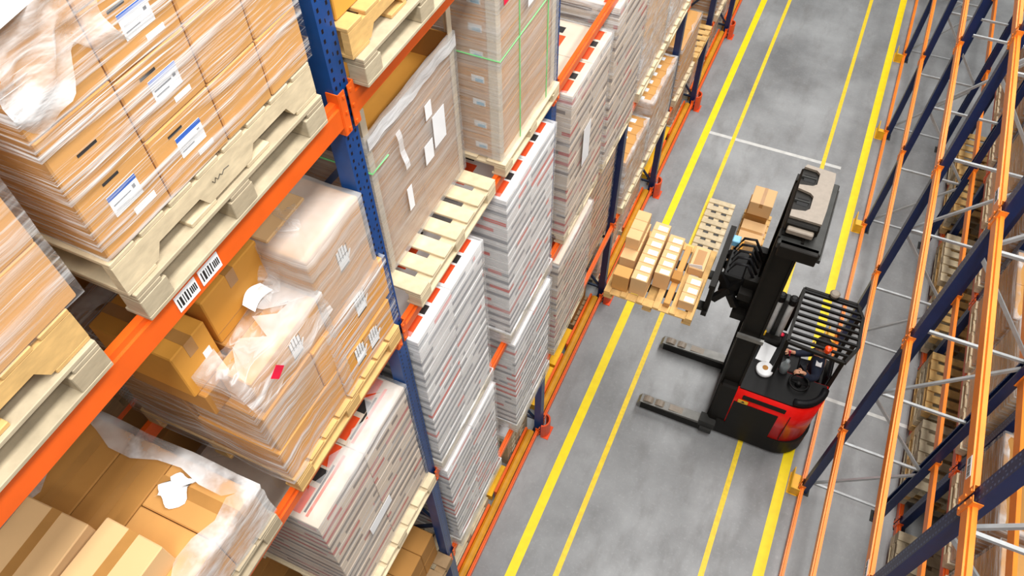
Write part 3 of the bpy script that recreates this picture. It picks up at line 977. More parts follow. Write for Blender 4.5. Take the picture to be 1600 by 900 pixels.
corner_board(-2.985, 2.60, 6.655, 8.02, 1, 1, 'upright cardboard corner post at the near back corner of the deep tray load')
corner_board(-2.985, 3.69, 6.655, 8.1, 1, -1, 'upright cardboard corner post at the far back corner of the deep tray load')
film('clear wrap with a bright white rim round the deep tray load', -2.98, XC + 0.003, 2.6, 3.69, 6.66, 7.84, 'film_haze', off=0.012, amp=0.006, rim=0.02)
sheet('wrap_band', 'bright band of bunched white wrap along the front rim of the deep tray load', 'plastic wrap',
      lambda u, v: (XC + 0.026 + 0.004 * math.sin(30 * u), 2.60 + 1.09 * u, 7.76 + 0.09 * v + 0.008 * math.sin(11 * u)), 24, 3, M['film_band'], (XC, 3.1, 7.8))
def strap(pts, label, r=0.006):
    return solo('strap', MB().tube(pts, r, 4), M['strap'], label, 'strap', pts[0])
strap([(-2.98, 2.58, 7.60), (XC + 0.03, 2.58, 7.60), (XC + 0.03, 2.76, 7.60)], 'green plastic strap round the near corner of the deep tray load')
paper_note(XC + 0.026, 3.37, 7.33, 0.16, 0.26, 'larger white sheet on the front of the deep tray load', -0.02)
paper_note(XC + 0.026, 3.21, 7.24, 0.11, 0.16, 'pale sheet low on the left of the larger sheet, deep tray load', -0.02)
paper_note(XC + 0.026, 3.26, 7.55, 0.08, 0.12, 'small white slip near the rim of the deep tray load')
paper_note(XC + 0.026, 2.92, 7.08, 0.06, 0.2, 'narrow white slip low on the front of the deep tray load', 0.0)
sheet('wrap_tail', 'white tail of wrap hanging down the front of the deep tray load', 'plastic wrap',
      lambda u, v: (XC + 0.034 + 0.006 * math.sin(9 * v), 2.86 + 0.05 * u + 0.05 * v, 7.68 - 0.34 * v), 3, 10, M['film_band'], (XC, 2.9, 7.5))
# --- strapped carton stack
pallet(-3.0, -1.86, 3.86, 4.96, z, 0.13, 'pallet under the tall green strapped carton stack', 'block', 'y', 'wood', nboards=5)
cb = carton_block(-1.92, 1.05, (3.89, 4.42, 4.94), [6.634 + 0.205 * k for k in range(9)], 'brown carton with a small pale label on its end in the green strapped stack', 'cartons of the green strapped stack', 'kraft', nx=1)
for (i, j, k), o in cb.items():
    if i == 0 and j == 0:
        child_panel(o, 'small_label', -2.12, -2.02, 3.8905, 3.892, 6.634 + 0.205 * k + 0.08, 6.634 + 0.205 * k + 0.135, 'paper')
        child_panel(o, 'label_mark', -2.09, -2.03, 3.8895, 3.8905, 6.634 + 0.205 * k + 0.085, 6.634 + 0.205 * k + 0.11, 'skyblue')
corner_board(-1.912, 3.882, 6.634, 8.28, -1, 1, 'cardboard corner post at the near front corner of the green strapped stack', 0.07)
corner_board(-1.912, 4.948, 6.634, 8.28, -1, -1, 'cardboard corner post at the far front corner of the green strapped stack', 0.07)
film('greyish wrap round the front of the green strapped stack', -2.95, -1.905, 3.89, 4.95, 6.64, 8.28, 'film_haze', off=0.012, rim=0.05)
strap([(-2.9, 3.872, 7.56), (-1.885, 3.872, 7.56), (-1.885, 4.96, 7.56)], 'green strap running level round the tall carton stack', 0.005)
strap([(-1.886, 4.20, 6.64), (-1.886, 4.20, 8.29)], 'near upright green strap on the tall carton stack', 0.005)
strap([(-1.886, 4.72, 6.64), (-1.886, 4.72, 8.29)], 'far upright green strap on the tall carton stack', 0.005)
paper_note(-1.888, 4.47, 7.86, 0.24, 0.34, 'large white sheet on the front of the green strapped stack')
paper_note(-1.888, 4.02, 7.98, 0.11, 0.1, 'red sticker on the front of the green strapped stack', 0, 'print_red')
paper_note(-1.888, 4.02, 8.12, 0.11, 0.16, 'white slip just above the red sticker of the green strapped stack')

# --- white flat carton stacks
def white_stack(y0, y1, z0, ztop, n, where, mat='flat_white', fm='film_grey', pm='wood', ph=0.14, prints=True, xf=-1.865, halves=2, depth=1.03):
    pallet(xf - depth - 0.01, xf + 0.004, y0 - 0.004, y1 + 0.004, z0, ph, 'pallet under the ' + where, 'block', 'x', pm, nboards=6)
    tops = flat_stack(xf, depth, y0, y1, z0 + ph + 0.002, ztop, n, 'flat carton in the ' + where, 'flat cartons in the ' + where, mat, halves)
    if prints:
        for o in tops:
            a = o.location.y - (y1 - y0) / halves / 2
            w = (y1 - y0) / halves
            top_print(o, ((xf - 0.19, xf - 0.07, a + 0.03, a + w * 0.42, 'print_orange'), (xf - 0.18, xf - 0.07, a + w * 0.46, a + w * 0.62, 'ink'), (xf - 0.19, xf - 0.07, a + w * 0.68, a + w * 0.95, 'print_orange'),
                          (xf - 0.62, xf - 0.4, a + 0.03, a + w * 0.55, 'print_orange'), (xf - 0.62, xf - 0.45, a + w * 0.62, a + w * 0.8, 'ink')), ztop)
    film('wrap round the ' + where, xf - depth, xf, y0, y1, z0 + ph * 0.6, ztop, fm, rim=0.05, amp=0.003)
    if mat == 'flat_white':
        film('bunched wrap below the ' + where, xf - depth, xf + 0.012, y0 - 0.012, y1 + 0.012, z0 + 0.015, z0 + ph + 0.05, 'film_white', rim=0.012, amp=0.004)

white_stack(2.37, 3.40, 4.122, 6.24, 17, 'white flat stack right of the first navy post, third level')
white_stack(3.87, 4.90, 4.122, 6.22, 17, 'white flat carton stack under the green strapped stack')
white_stack(2.42, 3.46, 1.952, 3.95, 16, 'white flat stack right of the first navy post, lowest raised level')
white_stack(3.98, 4.96, 1.952, 3.92, 16, 'white flat stack beside the second navy post, lowest raised level')
# floor level of the second bay
for i, (y0, y1, n) in enumerate(((2.42, 3.62, 2), (4.3, 5.0, 5))):
    for k in range(n):
        far_pallet(-3.1, -2.16, y0, y1, 0.145 * k, 0.14, 'empty pallet lying on the floor under the white stacks, %s pile' % ('near' if i == 0 else 'far'), 'wood' if i == 0 else 'wood2', 'x' if i else 'y', 'floor pallets, %s pile' % ('near' if i == 0 else 'far'))
boxthing('flat_sack', -2.7, -2.2, 4.32, 4.95, 0.726, 0.86, M['paper'], 'flat white sack on the far pile of floor pallets by the second navy post', 'sack', None, 0.02)
def tray_yellow(y0, y1, label):
    t = thing('steel_tray', label, 'tray', (-2.4, (y0 + y1) / 2, 0))
    part(t, 'deck', MB().box(-2.7, -2.15, y0, y1, 0.13, 0.15), M['floor_yellow'])
    for yy in (y0, y1 - 0.04):
        boxpart(t, 'bearer', -2.7, -2.15, yy, yy + 0.04, 0, 0.13, M['floor_yellow'])
tray_yellow(3.7, 4.2, 'small yellow steel tray on the floor between the two piles of pallets')
tray_yellow(5.3, 6.05, 'yellow steel tray on the floor just past the second navy post')
tray_yellow(6.1, 6.85, 'yellow steel tray on the floor, next one beyond the second navy post')
tray_yellow(10.8, 12.3, 'yellow steel tray on the floor in the fifth bay of the left rack')

# ================================================================== LEFT RACK, third bay
white_stack(5.32, 6.40, 4.122, 6.2, 15, 'brown and white stack just past the second navy post', 'flat_mix', 'film_grey')
white_stack(6.56, 7.66, 4.122, 6.36, 16, 'tall brown and white stack before the third navy post', 'flat_mix', 'film_heavy', halves=1)
white_stack(5.20, 6.30, 1.952, 3.90, 15, 'pale stack on the lowest beam past the second navy post', 'flat_mix', 'film_heavy', halves=1)
paper_note(-1.835, 5.75, 5.3, 0.2, 0.5, 'tall white sheet on the brown and white stack just past the second navy post')
white_stack(6.62, 7.62, 1.952, 3.92, 14, 'dark brown stack set back before the third navy post', 'flat_tan', 'film', 'wood4', halves=1, prints=False, xf=-2.0, depth=0.9)
far_pallet(-3.1, -2.16, 6.95, 7.6, 0, 0.14, 'floor pallet below the dark brown stack', 'wood4', 'x')
carton_block(-2.2, 0.8, (6.98, 7.28, 7.58), (0.145, 0.4, 0.62), 'small dusty carton on the floor pallet below the dark brown stack', 'dusty floor cartons', 'kraft2', nx=2)

# ================================================================== LEFT RACK, farther bays
def simple_load(y0, y1, z0, ztop, where, mat='kraft', fm='film_heavy', ny=2, nz=4, xf=-1.93, depth=1.0, tops=None, pm='wood', wrap=True):
    far_pallet(xf - depth - 0.02, xf + 0.05, y0 - 0.02, y1 + 0.02, z0, 0.14, 'pallet under the ' + where, pm)
    zb = z0 + 0.142
    ys = [y0 + (y1 - y0) * i / ny for i in range(ny + 1)]
    zs = [zb + (ztop - zb) * i / nz for i in range(nz + 1)]
    r = carton_block(xf, depth, ys, zs, 'carton in the ' + where, 'cartons in the ' + where, mat, nx=1 if tops is None else tops)
    if tops:
        for (i, j, k), o in r.items():
            if k == nz - 1:
                x = o.location.x
                y = o.location.y
                child_panel(o, 'white_label', x - 0.07, x + 0.09, y - (y1 - y0) / ny * 0.3, y + (y1 - y0) / ny * 0.1, ztop - 0.001, ztop + 0.002, 'paper')
    if wrap:
        film('wrap round the ' + where, xf - depth, xf, y0, y1, zb, ztop, fm, rim=0.05, amp=0.005)
    return r
simple_load(8.0, 9.15, 4.122, 6.0, 'pale wrapped load just past the third navy post, third level', 'kraft4', 'film_white')
simple_load(9.25, 10.4, 4.122, 5.9, 'pale wrapped load before the fourth navy post, third level', 'kraft4', 'film_white')
simple_load(8.0, 9.05, 1.952, 3.0, 'labelled carton load just past the third navy post', 'kraft', 'film_white', ny=5, nz=5, tops=2)
simple_load(9.15, 10.4, 1.952, 3.2, 'labelled carton load before the fourth navy post', 'kraft', 'film_white', ny=6, nz=6, tops=2)
for i, (y0, y1) in enumerate(((8.0, 9.1), (9.25, 10.3))):
    simple_load(y0, y1, 0.0, 1.1, 'floor level load past the third navy post, %s one' % ('near' if i == 0 else 'far'), 'kraft4', 'film_white', nz=5, xf=-2.17, depth=0.9)
simple_load(10.75, 11.9, 1.952, 3.1, 'plain carton load past the fourth navy post, lowest raised level', 'kraft', 'film_heavy', nz=5)
far_pallet(-2.95, -1.88, 12.05, 13.1, 1.952, 0.14, 'bare pallet on the lowest beam in the fifth bay of the left rack', 'wood3')
simple_load(12.35, 13.1, 0.0, 0.9, 'small floor load in the fifth bay of the left rack', 'kraft2', 'film_heavy', xf=-2.17, depth=0.8)
simple_load(13.5, 14.6, 1.952, 3.3, 'grey wrapped load past the fifth navy post', 'kraft2', 'film_heavy')
simple_load(13.5, 14.6, 0.0, 1.2, 'floor load past the fifth navy post', 'kraft2', 'film_white', xf=-2.17, depth=0.8)
simple_load(14.7, 15.8, 0.0, 1.2, 'farther floor load past the fifth navy post', 'kraft2', 'film_white', xf=-2.17, depth=0.8)
simple_load(16.3, 17.4, 0.0, 1.2, 'last floor load at the far end of the left rack', 'kraft2', 'film_white', xf=-2.17, depth=0.8)

# dim loads added behind the left rack to block light through its gaps
for z0, zt, nm, y0 in ((6.5, 8.0, 'second level, nearest bay', 0.95), (1.95, 3.7, 'lowest raised level, nearest bay', 0.95), (4.12, 5.9, 'third level, nearest bay, far half', 0.95), (4.12, 5.9, 'third level, nearest bay, near half', -0.32), (6.5, 8.0, 'second level, nearest bay, near half', -0.32), (4.12, 5.9, 'third level, second bay', 2.45), (1.95, 3.7, 'lowest raised level, second bay', 2.45)):
    simple_load(y0, y0 + 1.15, z0, zt, 'added dim load behind the left rack, ' + nm, 'kraft2', xf=-3.25, depth=0.95, wrap=False, pm='wood4', nz=3)

for k in range(0, 3):
    upright(-3.26, -1, LY[k], 8.2, 0.98, M['navy'], M['dark_brace'], 'shaded navy frame of the rack behind the left rack, %s along it' % ORD[k], braces=False)
for k in range(0, 2):
    for z, nm in LLEV[1:]:
        beam(-3.24, -1, LY[k], LY[k + 1], z, M['orange'], 'shaded orange beam behind the left rack, %s, %s bay' % (nm, ORD[k]), h=0.1)

# ================================================================== RACK BEHIND THE RIGHT RACK
for i, y0 in enumerate((2.2, 4.3, 5.95, 7.2, 8.7, 9.95, 11.5, 12.8)):
    nst = (3, 2, 4, 4, 3, 3, 4, 3)[i]
    for k in range(nst):
        far_pallet(SX - 0.08, SX + 0.95, y0 + random.uniform(-0.02, 0.02), y0 + 1.1, 0.165 + 0.15 * k, 0.145, 'empty pallet in the floor level pile behind the right rack, %s pile from the camera' % ORD[min(i, 8)], ('wood3', 'wood', 'wood2')[(i + k) % 3], 'x', 'floor pallets behind the right rack, %s pile' % ORD[min(i, 8)])
for i, (y0, zt) in enumerate(((3.1, 3.3), (4.4, 3.2), (5.9, 3.4), (7.15, 3.2), (8.6, 3.5), (9.9, 3.4), (11.35, 3.3), (12.6, 3.3))):
    simple_load(y0, y0 + 1.12, 1.955, zt, 'grey wrapped load behind the right rack, %s in its row' % ORD[i], ('kraft', 'kraft2', 'kraft4')[i % 3], 'film_heavy', xf=SX + 0.95, depth=0.98, nz=4)
# ================================================================== REACH TRUCK
T = thing('reach_truck', 'red and black reach truck standing across the aisle with its mast raised', 'forklift', (1.1, 6.65, 0))
# legs with load wheels
for yc in (6.08, 7.25):
    leg = part(T, 'support_leg', MB().prism([(-0.72, 0.05), (-0.74, 0.11), (-0.70, 0.2), (-0.3, 0.22), (0.35, 0.26), (0.35, 0.06)], yc - 0.075, yc + 0.075, 'y'), M['mgrey'])
    part(T, 'leg_skirt', MB().box(-0.68, 0.35, yc - 0.085, yc - 0.076, 0.05, 0.19).box(-0.68, 0.35, yc + 0.076, yc + 0.085, 0.05, 0.19), M['black2'])
    for xw in (-0.58, -0.40):
        w = link('load_wheel', MB().tube([(xw, yc - 0.05, 0.145), (xw, yc + 0.05, 0.145)], 0.1, 16).mesh('load_wheel', M['beige'], root_loc(leg)))
        w.parent = leg
    w = link('wear_plate', MB().box(-0.25, 0.0, yc - 0.05, yc + 0.05, 0.22, 0.236).mesh('wear_plate', M['beige'], root_loc(leg)))
    w.parent = leg
part(T, 'leg_shoe', MB().box(0.22, 0.46, 5.98, 6.14, 0.2, 0.34).box(0.26, 0.44, 5.94, 6.18, 0.12, 0.2), M['dgrey'])
# chassis and body
def body_outline(x0, y0, y1, xe, r, m=8):
    pts = [(x0, y0)]
    for a in range(m + 1):
        an = -PI / 2 + PI / 2 * a / m
        pts.append((xe - r + r * math.cos(an), y0 + r + r * math.sin(an)))
    for a in range(m + 1):
        an = PI / 2 * a / m
        pts.append((xe - r + r * math.cos(an), y1 - r + r * math.sin(an)))
    pts.append((x0, y1))
    return pts
part(T, 'chassis', MB().prism(body_outline(0.45, 6.06, 7.34, 1.74, 0.42), 0.06, 0.42), M['black2'])
part(T, 'bulkhead', MB().box(0.32, 0.6, 6.08, 7.33, 0.1, 1.34, 0.03), M['black2'])
near = [(0.56, 6.07)] + [(1.70 - 0.40 + 0.40 * math.cos(-PI / 2 + PI / 2 * a / 8), 6.07 + 0.40 + 0.40 * math.sin(-PI / 2 + PI / 2 * a / 8)) for a in range(9)] + [(1.70, 6.62), (0.56, 6.62)]
part(T, 'near_side_body', MB().prism(near, 0.42, 1.36), M['red'], 'red enamel side cover with rounded rear corner', True)
T_side = MB().box(0.575, 1.20, 6.052, 6.068, 0.40, 1.06, 0.006)
part(T, 'battery_panel', T_side, M['black'])
part(T, 'grab_slot', MB().box(0.66, 1.26, 6.055, 6.069, 1.18, 1.28, 0.006), M['black'])
part(T, 'panel_seam', MB().box(1.345, 1.353, 6.06, 6.074, 0.45, 1.14), M['black'])
st = part(T, 'warning_sticker', MB().prism([(0.62, 1.08), (0.76, 1.08), (0.76, 1.16), (0.62, 1.16)], 6.050, 6.054, 'y'), M['lamp_yellow'])
w = link('warning_mark', MB().prism([(0.66, 1.1), (0.72, 1.1), (0.69, 1.145)], 6.048, 6.050, 'y').mesh('warning_mark', M['ink'], root_loc(st)))
w.parent = st
top = [(0.58, 6.10)] + [(1.68 - 0.38 + 0.38 * math.cos(-PI / 2 + PI / 2 * a / 8), 6.10 + 0.38 + 0.38 * math.sin(-PI / 2 + PI / 2 * a / 8)) for a in range(9)] + [(1.68, 6.60), (0.58, 6.60)]
part(T, 'top_cover', MB().prism(top, 1.36, 1.385), M['black'])
part(T, 'dashboard', MB().box(0.60, 1.02, 6.45, 7.30, 1.20, 1.36, 0.03), M['black'])
part(T, 'cab_floor', MB().box(0.6, 1.7, 6.62, 7.33, 0.42, 0.5), M['dgrey'])
part(T, 'rear_wall', MB().prism(body_outline(1.62, 6.62, 7.33, 1.72, 0.09), 0.42, 1.0), M['black'])
# curved hand rail and backrest pad around the rear corner
rail = [(1.30 + 0.36 * math.cos(a), 6.50 + 0.36 * math.sin(a), 1.43) for a in [-PI / 2 + PI / 2 * k / 8 for k in range(9)]]
part(T, 'bumper_pad', MB().tube(rail, 0.05, 10), M['rubber'], None, True)
seat = part(T, 'seat', MB().box(1.26, 1.60, 6.80, 7.24, 0.82, 0.93, 0.04), M['rubber'])
w = link('seat_base', MB().box(1.30, 1.58, 6.84, 7.18, 0.5, 0.82).mesh('seat_base', M['black'], root_loc(seat)))
w.parent = seat
part(T, 'seat_back', MB().box(1.655, 1.72, 6.82, 7.22, 0.93, 1.30, 0.03), M['rubber'])
# steering wheel and knob
wh = part(T, 'steering_wheel', MB().tube([(1.30 + 0.13 * math.cos(2 * PI * k / 20), 6.46 + 0.13 * math.sin(2 * PI * k / 20), 1.45) for k in range(21)], 0.016, 8)
          .bar((1.18, 6.46, 1.445), (1.42, 6.46, 1.445), 0.04, 0.015).lathe(1.30, 6.46, ((0.05, 1.385), (0.045, 1.44), (0.03, 1.46)), 14), M['black'], None, True)
w = link('steering_knob', MB().lathe(1.27, 6.575, ((0.012, 1.46), (0.012, 1.48), (0.026, 1.49), (0.028, 1.52), (0.015, 1.535)), 12).mesh('steering_knob', M['rubber'], root_loc(wh)))
w.parent = wh
part(T, 'control_console', MB().box(1.0, 1.28, 6.78, 7.22, 1.05, 1.16, 0.02), M['black'])
for yy in (6.85, 6.95, 7.05):
    part(T, 'lever', MB().tube([(1.12, yy, 1.16), (1.10, yy, 1.25)], 0.008, 6).lathe(1.10, yy, ((0.01, 1.24), (0.018, 1.26), (0.012, 1.285)), 8), M['print_red'] if yy > 7 else M['black'])
part(T, 'emergency_button', MB().lathe(0.92, 7.2, ((0.02, 1.36), (0.03, 1.38), (0.03, 1.40), (0.01, 1.41)), 12), M['print_red'])
part(T, 'dial', MB().lathe(0.45, 6.95, ((0.05, 1.34), (0.05, 1.36), (0.02, 1.365)), 14), M['lgrey'])
# mast: two outer uprights, an inner pair, chains and the cross head
def channel(x0, x1, y0, y1, z0, z1, t=0.03):
    """I-beam upright with its flanges front and back"""
    ym = (y0 + y1) / 2
    return MB().prism([(x0, y0), (x0, y1), (x0 + t, y1), (x0 + t, ym + t / 2), (x1 - t, ym + t / 2), (x1 - t, y1), (x1, y1), (x1, y0), (x1 - t, y0), (x1 - t, ym - t / 2), (x0 + t, ym - t / 2), (x0 + t, y0)], z0, z1)
for y0, y1 in ((6.13, 6.25), (7.05, 7.17)):
    part(T, 'outer_mast_upright', channel(0.30, 0.58, y0, y1, 0.12, 4.42), M['black2'])
for y0, y1 in ((6.27, 6.37), (6.93, 7.03)):
    part(T, 'inner_mast_upright', channel(0.34, 0.54, y0, y1, 0.3, 4.55), M['black'])
part(T, 'outer_cross_head', MB().box(0.31, 0.78, 6.06, 7.2, 4.30, 4.40, 0.012).box(0.66, 0.80, 6.06, 7.2, 4.26, 4.31), M['dgrey'])
part(T, 'cross_bracket', MB().box(0.34, 0.76, 6.02, 6.12, 4.22, 4.40, 0.01), M['black2'])
part(T, 'inner_cross_head', MB().box(0.32, 0.68, 6.22, 7.12, 4.44, 4.58, 0.02), M['black2'])
bp = part(T, 'head_plate', MB().prism([(0.34, 6.28), (0.68, 6.28), (0.69, 6.5), (0.69, 7.0), (0.68, 7.12), (0.36, 7.14), (0.34, 7.09), (0.48, 7.08), (0.52, 7.04), (0.52, 6.86), (0.48, 6.82), (0.34, 6.79), (0.34, 6.73), (0.48, 6.70), (0.52, 6.66), (0.52, 6.46), (0.48, 6.41), (0.34, 6.38)], 4.585, 4.615), M['beige'])
for yy in (6.56, 6.95):
    p = part(T, 'chain_wheel', MB().tube([(0.37, yy, 4.50), (0.49, yy, 4.50)], 0.10, 18), M['black'])
    w = link('wheel_pin', MB().tube([(0.34, yy, 4.60), (0.50, yy, 4.60)], 0.012, 8).mesh('wheel_pin', M['dgrey'], root_loc(p)))
    w.parent = p
part(T, 'head_step', MB().box(0.36, 0.64, 6.16, 6.30, 4.46, 4.53, 0.01), M['beige'])
for yy in (6.56, 6.98):
    part(T, 'lift_chain', MB().box(0.33, 0.345, yy - 0.03, yy + 0.03, 2.6, 4.5), M['dgrey'])
# lift cylinders behind the mast
for i, (xx, yy) in enumerate(((0.70, 7.18), (0.86, 7.18))):
    c = part(T, 'lift_cylinder', MB().lathe(xx, yy, ((0.045, 0.5), (0.045, 2.2), (0.03, 2.22)), 16), M['lgrey'], None, True)
    w = link('cylinder_cap', MB().lathe(xx, yy, ((0.06, 2.16), (0.06, 2.27), (0.03, 2.29)), 16).mesh('cylinder_cap', M['black'], root_loc(c)))
    w.parent = c
part(T, 'hose_guide', MB().box(0.75, 0.81, 7.12, 7.25, 0.5, 2.25, 0.01), M['dgrey'])
part(T, 'dash_cowl', MB().box(0.36, 0.93, 6.99, 7.10, 1.30, 1.47, 0.015), M['black2'])
part(T, 'mast_bracket', MB().box(0.28, 0.62, 6.09, 6.128, 2.48, 2.55), M['mgrey'])
part(T, 'mast_lamp', MB().lathe(0.66, 7.05, ((0.03, 1.47), (0.03, 1.54), (0.01, 1.55)), 12), M['lamp_yellow'])
# carriage, load backrest and forks
part(T, 'fork_carriage', MB().box(0.12, 0.28, 6.25, 7.08, 2.62, 2.74).box(0.12, 0.28, 6.25, 7.08, 3.02, 3.14).box(0.14, 0.30, 6.36, 6.46, 2.5, 3.3).box(0.14, 0.30, 6.86, 6.96, 2.5, 3.3), M['black2'])
part(T, 'shift_cylinder', MB().tube([(0.05, 6.3, 2.94), (0.05, 7.1, 2.94)], 0.045, 12), M['black'])
for yy in (6.12, 6.28, 6.44, 6.60, 6.76, 6.92, 7.06):
    part(T, 'backrest_bar', MB().box(-0.22, -0.17, yy - 0.02, yy + 0.02, 2.72, 3.32), M['black2'])
part(T, 'backrest_rail', MB().box(-0.23, -0.16, 6.06, 7.12, 3.28, 3.34).box(-0.23, -0.16, 6.06, 7.12, 2.72, 2.78), M['black2'])
for ya, yb in ((6.3, 6.42), (6.9, 6.78)):
    part(T, 'scissor_arm', MB().bar((-0.16, ya, 2.8), (0.14, yb, 3.2), 0.06, 0.1), M['black'])
    part(T, 'scissor_arm', MB().bar((-0.16, yb, 3.2), (0.14, ya, 2.8), 0.06, 0.1), M['black'])
for yy in (6.28, 6.82):
    part(T, 'fork', MB().prism([(-1.38, 2.615), (-1.40, 2.625), (-0.22, 2.655), (-0.22, 3.2), (-0.16, 3.2), (-0.16, 2.60)], yy - 0.06, yy + 0.06, 'y'), M['dgrey'])
for k in range(5):
    y0 = 6.42 + 0.11 * k
    part(T, 'hose', MB().tube([(0.25, y0, 3.25), (0.12, y0 + 0.02, 3.46), (-0.02, y0 + 0.03, 3.42), (-0.10, y0 + 0.02, 3.2), (0.02, y0, 2.98)], 0.018, 8), M['rubber'], None, True)
part(T, 'valve_block', MB().box(-0.13, 0.12, 6.4, 6.84, 2.85, 3.24, 0.02), M['black'])
part(T, 'camera_box', MB().box(-0.16, -0.06, 6.96, 7.08, 3.14, 3.24, 0.01), M['skyblue'])
part(T, 'brass_fitting', MB().box(-0.05, -0.01, 6.86, 7.02, 3.2, 3.24, 0.005), M['kraft3'])
# overhead guard
GZ = 2.25
G0, G1 = [(0.92, 6.46), (1.66, 6.42), (1.78, 6.72), (1.76, 7.22), (1.66, 7.42), (0.95, 7.42)], None
ring = [(x, y, GZ) for x, y in G0] + [(G0[0][0], G0[0][1], GZ)]
gm = MB()
for a, b in zip(ring, ring[1:]):
    gm.bar(a, b, 0.04, 0.05)
part(T, 'guard_frame', gm, M['black2'])
for k in range(9):
    y = 6.54 + 0.105 * k
    xr = 1.70 if k in (0,) else (1.77 if k < 7 else 1.72)
    part(T, 'guard_bar', MB().box(0.93, xr, y - 0.014, y + 0.014, GZ - 0.02, GZ + 0.02), M['black'])
for (x, y, zb) in ((0.93, 6.5, 1.3), (0.95, 7.38, 1.3), (1.72, 6.75, 1.0), (1.72, 7.24, 1.0)):
    part(T, 'guard_post', MB().bar((x, y, zb), (x, y, GZ), 0.05, 0.05), M['black2'])
bc = part(T, 'beacon', MB().lathe(1.42, 6.50, ((0.045, GZ + 0.02), (0.045, GZ + 0.09), (0.02, GZ + 0.11)), 14), M['lamp_orange'])
part(T, 'work_lamp', MB().lathe(1.34, 7.44, ((0.06, GZ + 0.02), (0.07, GZ + 0.07), (0.05, GZ + 0.09)), 14), M['beige'])
# things on the truck
solo('clipboard', MB().prism([(0.66, 6.66), (0.85, 6.64), (0.90, 6.96), (0.70, 6.99)], 1.361, 1.372), M['paper'], 'white clipboard sheet lying on the truck dashboard', 'clipboard', (0.78, 6.8, 1.361))
ro = thing('tape_roll', 'white roll with a brown core lying next to the clipboard on the truck', 'roll', (0.82, 6.50, 1.386))
part(ro, 'roll', MB().lathe(0.82, 6.50, ((0.115, 1.386), (0.12, 1.395), (0.12, 1.44), (0.11, 1.448)), 24), M['paper'], None, True)
part(ro, 'core', MB().lathe(0.82, 6.51, ((0.04, 1.448), (0.04, 1.452), (0.03, 1.453)), 16), M['kraft2'])
solo('drink_bottle', MB().lathe(1.06, 6.60, ((0.05, 1.386), (0.065, 1.40), (0.065, 1.56), (0.03, 1.62), (0.03, 1.66)), 16), M['glass'], 'smoky clear bottle beside the white roll on the truck', 'bottle', (1.06, 6.60, 1.386), None, True)

# --- operator, seated under the overhead guard, facing the mast
def skin_mesh(name, joints, bones, mat, parent, sub=2, roots=(0,), label=None):
    """one continuous surface grown round a skeleton (Skin + Subdivision)"""
    bm = bmesh.new()
    lay = bm.verts.layers.skin.verify()
    L = root_loc(parent)
    vs = []
    for p, r in joints:
        v = bm.verts.new(Vector(p) - L)
        rr = r if isinstance(r, tuple) else (r, r)
        v[lay].radius = rr
        vs.append(v)
    for a, b in bones:
        bm.edges.new((vs[a], vs[b]))
    for r in roots:
        vs[r][lay].use_root = True
    me = bpy.data.meshes.new(name)
    bm.to_mesh(me)
    bm.free()
    me.materials.append(mat)
    o = link(name, me)
    o.parent = parent
    m = o.modifiers.new('skin', 'SKIN')
    m.use_smooth_shade = True
    s = o.modifiers.new('subdivision', 'SUBSURF')
    s.levels = sub
    s.render_levels = sub
    if label:
        o['label'] = label
    return o
PX, PY = 1.50, 7.0
P = thing('person', 'person in a navy work jacket seated in the red truck, hand on its wheel', 'person', (PX, PY, 0.94))
J = [((PX, PY, 1.02), 0.11), ((PX + 0.01, PY, 1.18), 0.105), ((PX, PY, 1.34), 0.11), ((PX - 0.02, PY, 1.47), 0.075), ((PX - 0.05, PY, 1.55), 0.05),
     ((PX - 0.07, PY, 1.64), (0.075, 0.085)), ((PX - 0.08, PY, 1.74), (0.08, 0.09)), ((PX - 0.07, PY, 1.80), 0.06)]
B = [(i, i + 1) for i in range(7)]
def limb(pts, a):
    i0 = len(J)
    for q in pts:
        J.append(q)
    B.append((a, i0))
    for i in range(i0, len(J) - 1):
        B.append((i, i + 1))
    return len(J) - 1
limb([((PX - 0.02, PY - 0.17, 1.44), 0.06), ((PX + 0.0, PY - 0.30, 1.34), 0.048), ((PX - 0.10, PY - 0.40, 1.42), 0.04), ((1.32, 6.60, 1.51), 0.026), ((1.285, 6.585, 1.525), (0.035, 0.018)), ((1.25, 6.578, 1.525), (0.036, 0.014))], 3)
limb([((PX - 0.02, PY + 0.17, 1.44), 0.06), ((PX - 0.04, PY + 0.22, 1.22), 0.048), ((PX - 0.26, PY + 0.14, 1.17), 0.04), ((PX - 0.36, PY + 0.10, 1.20), 0.026), ((PX - 0.40, PY + 0.09, 1.215), (0.035, 0.018)), ((PX - 0.435, PY + 0.085, 1.22), (0.036, 0.014))], 3)
for s in (-1, 1):
    limb([((PX - 0.08, PY + s * 0.09, 1.0), 0.085), ((PX - 0.46, PY + s * 0.11, 0.96), 0.06), ((PX - 0.50, PY + s * 0.11, 0.60), 0.045), ((PX - 0.52, PY + s * 0.11, 0.55), 0.04), ((PX - 0.64, PY + s * 0.12, 0.535), 0.03)], 0)
roots = [0]
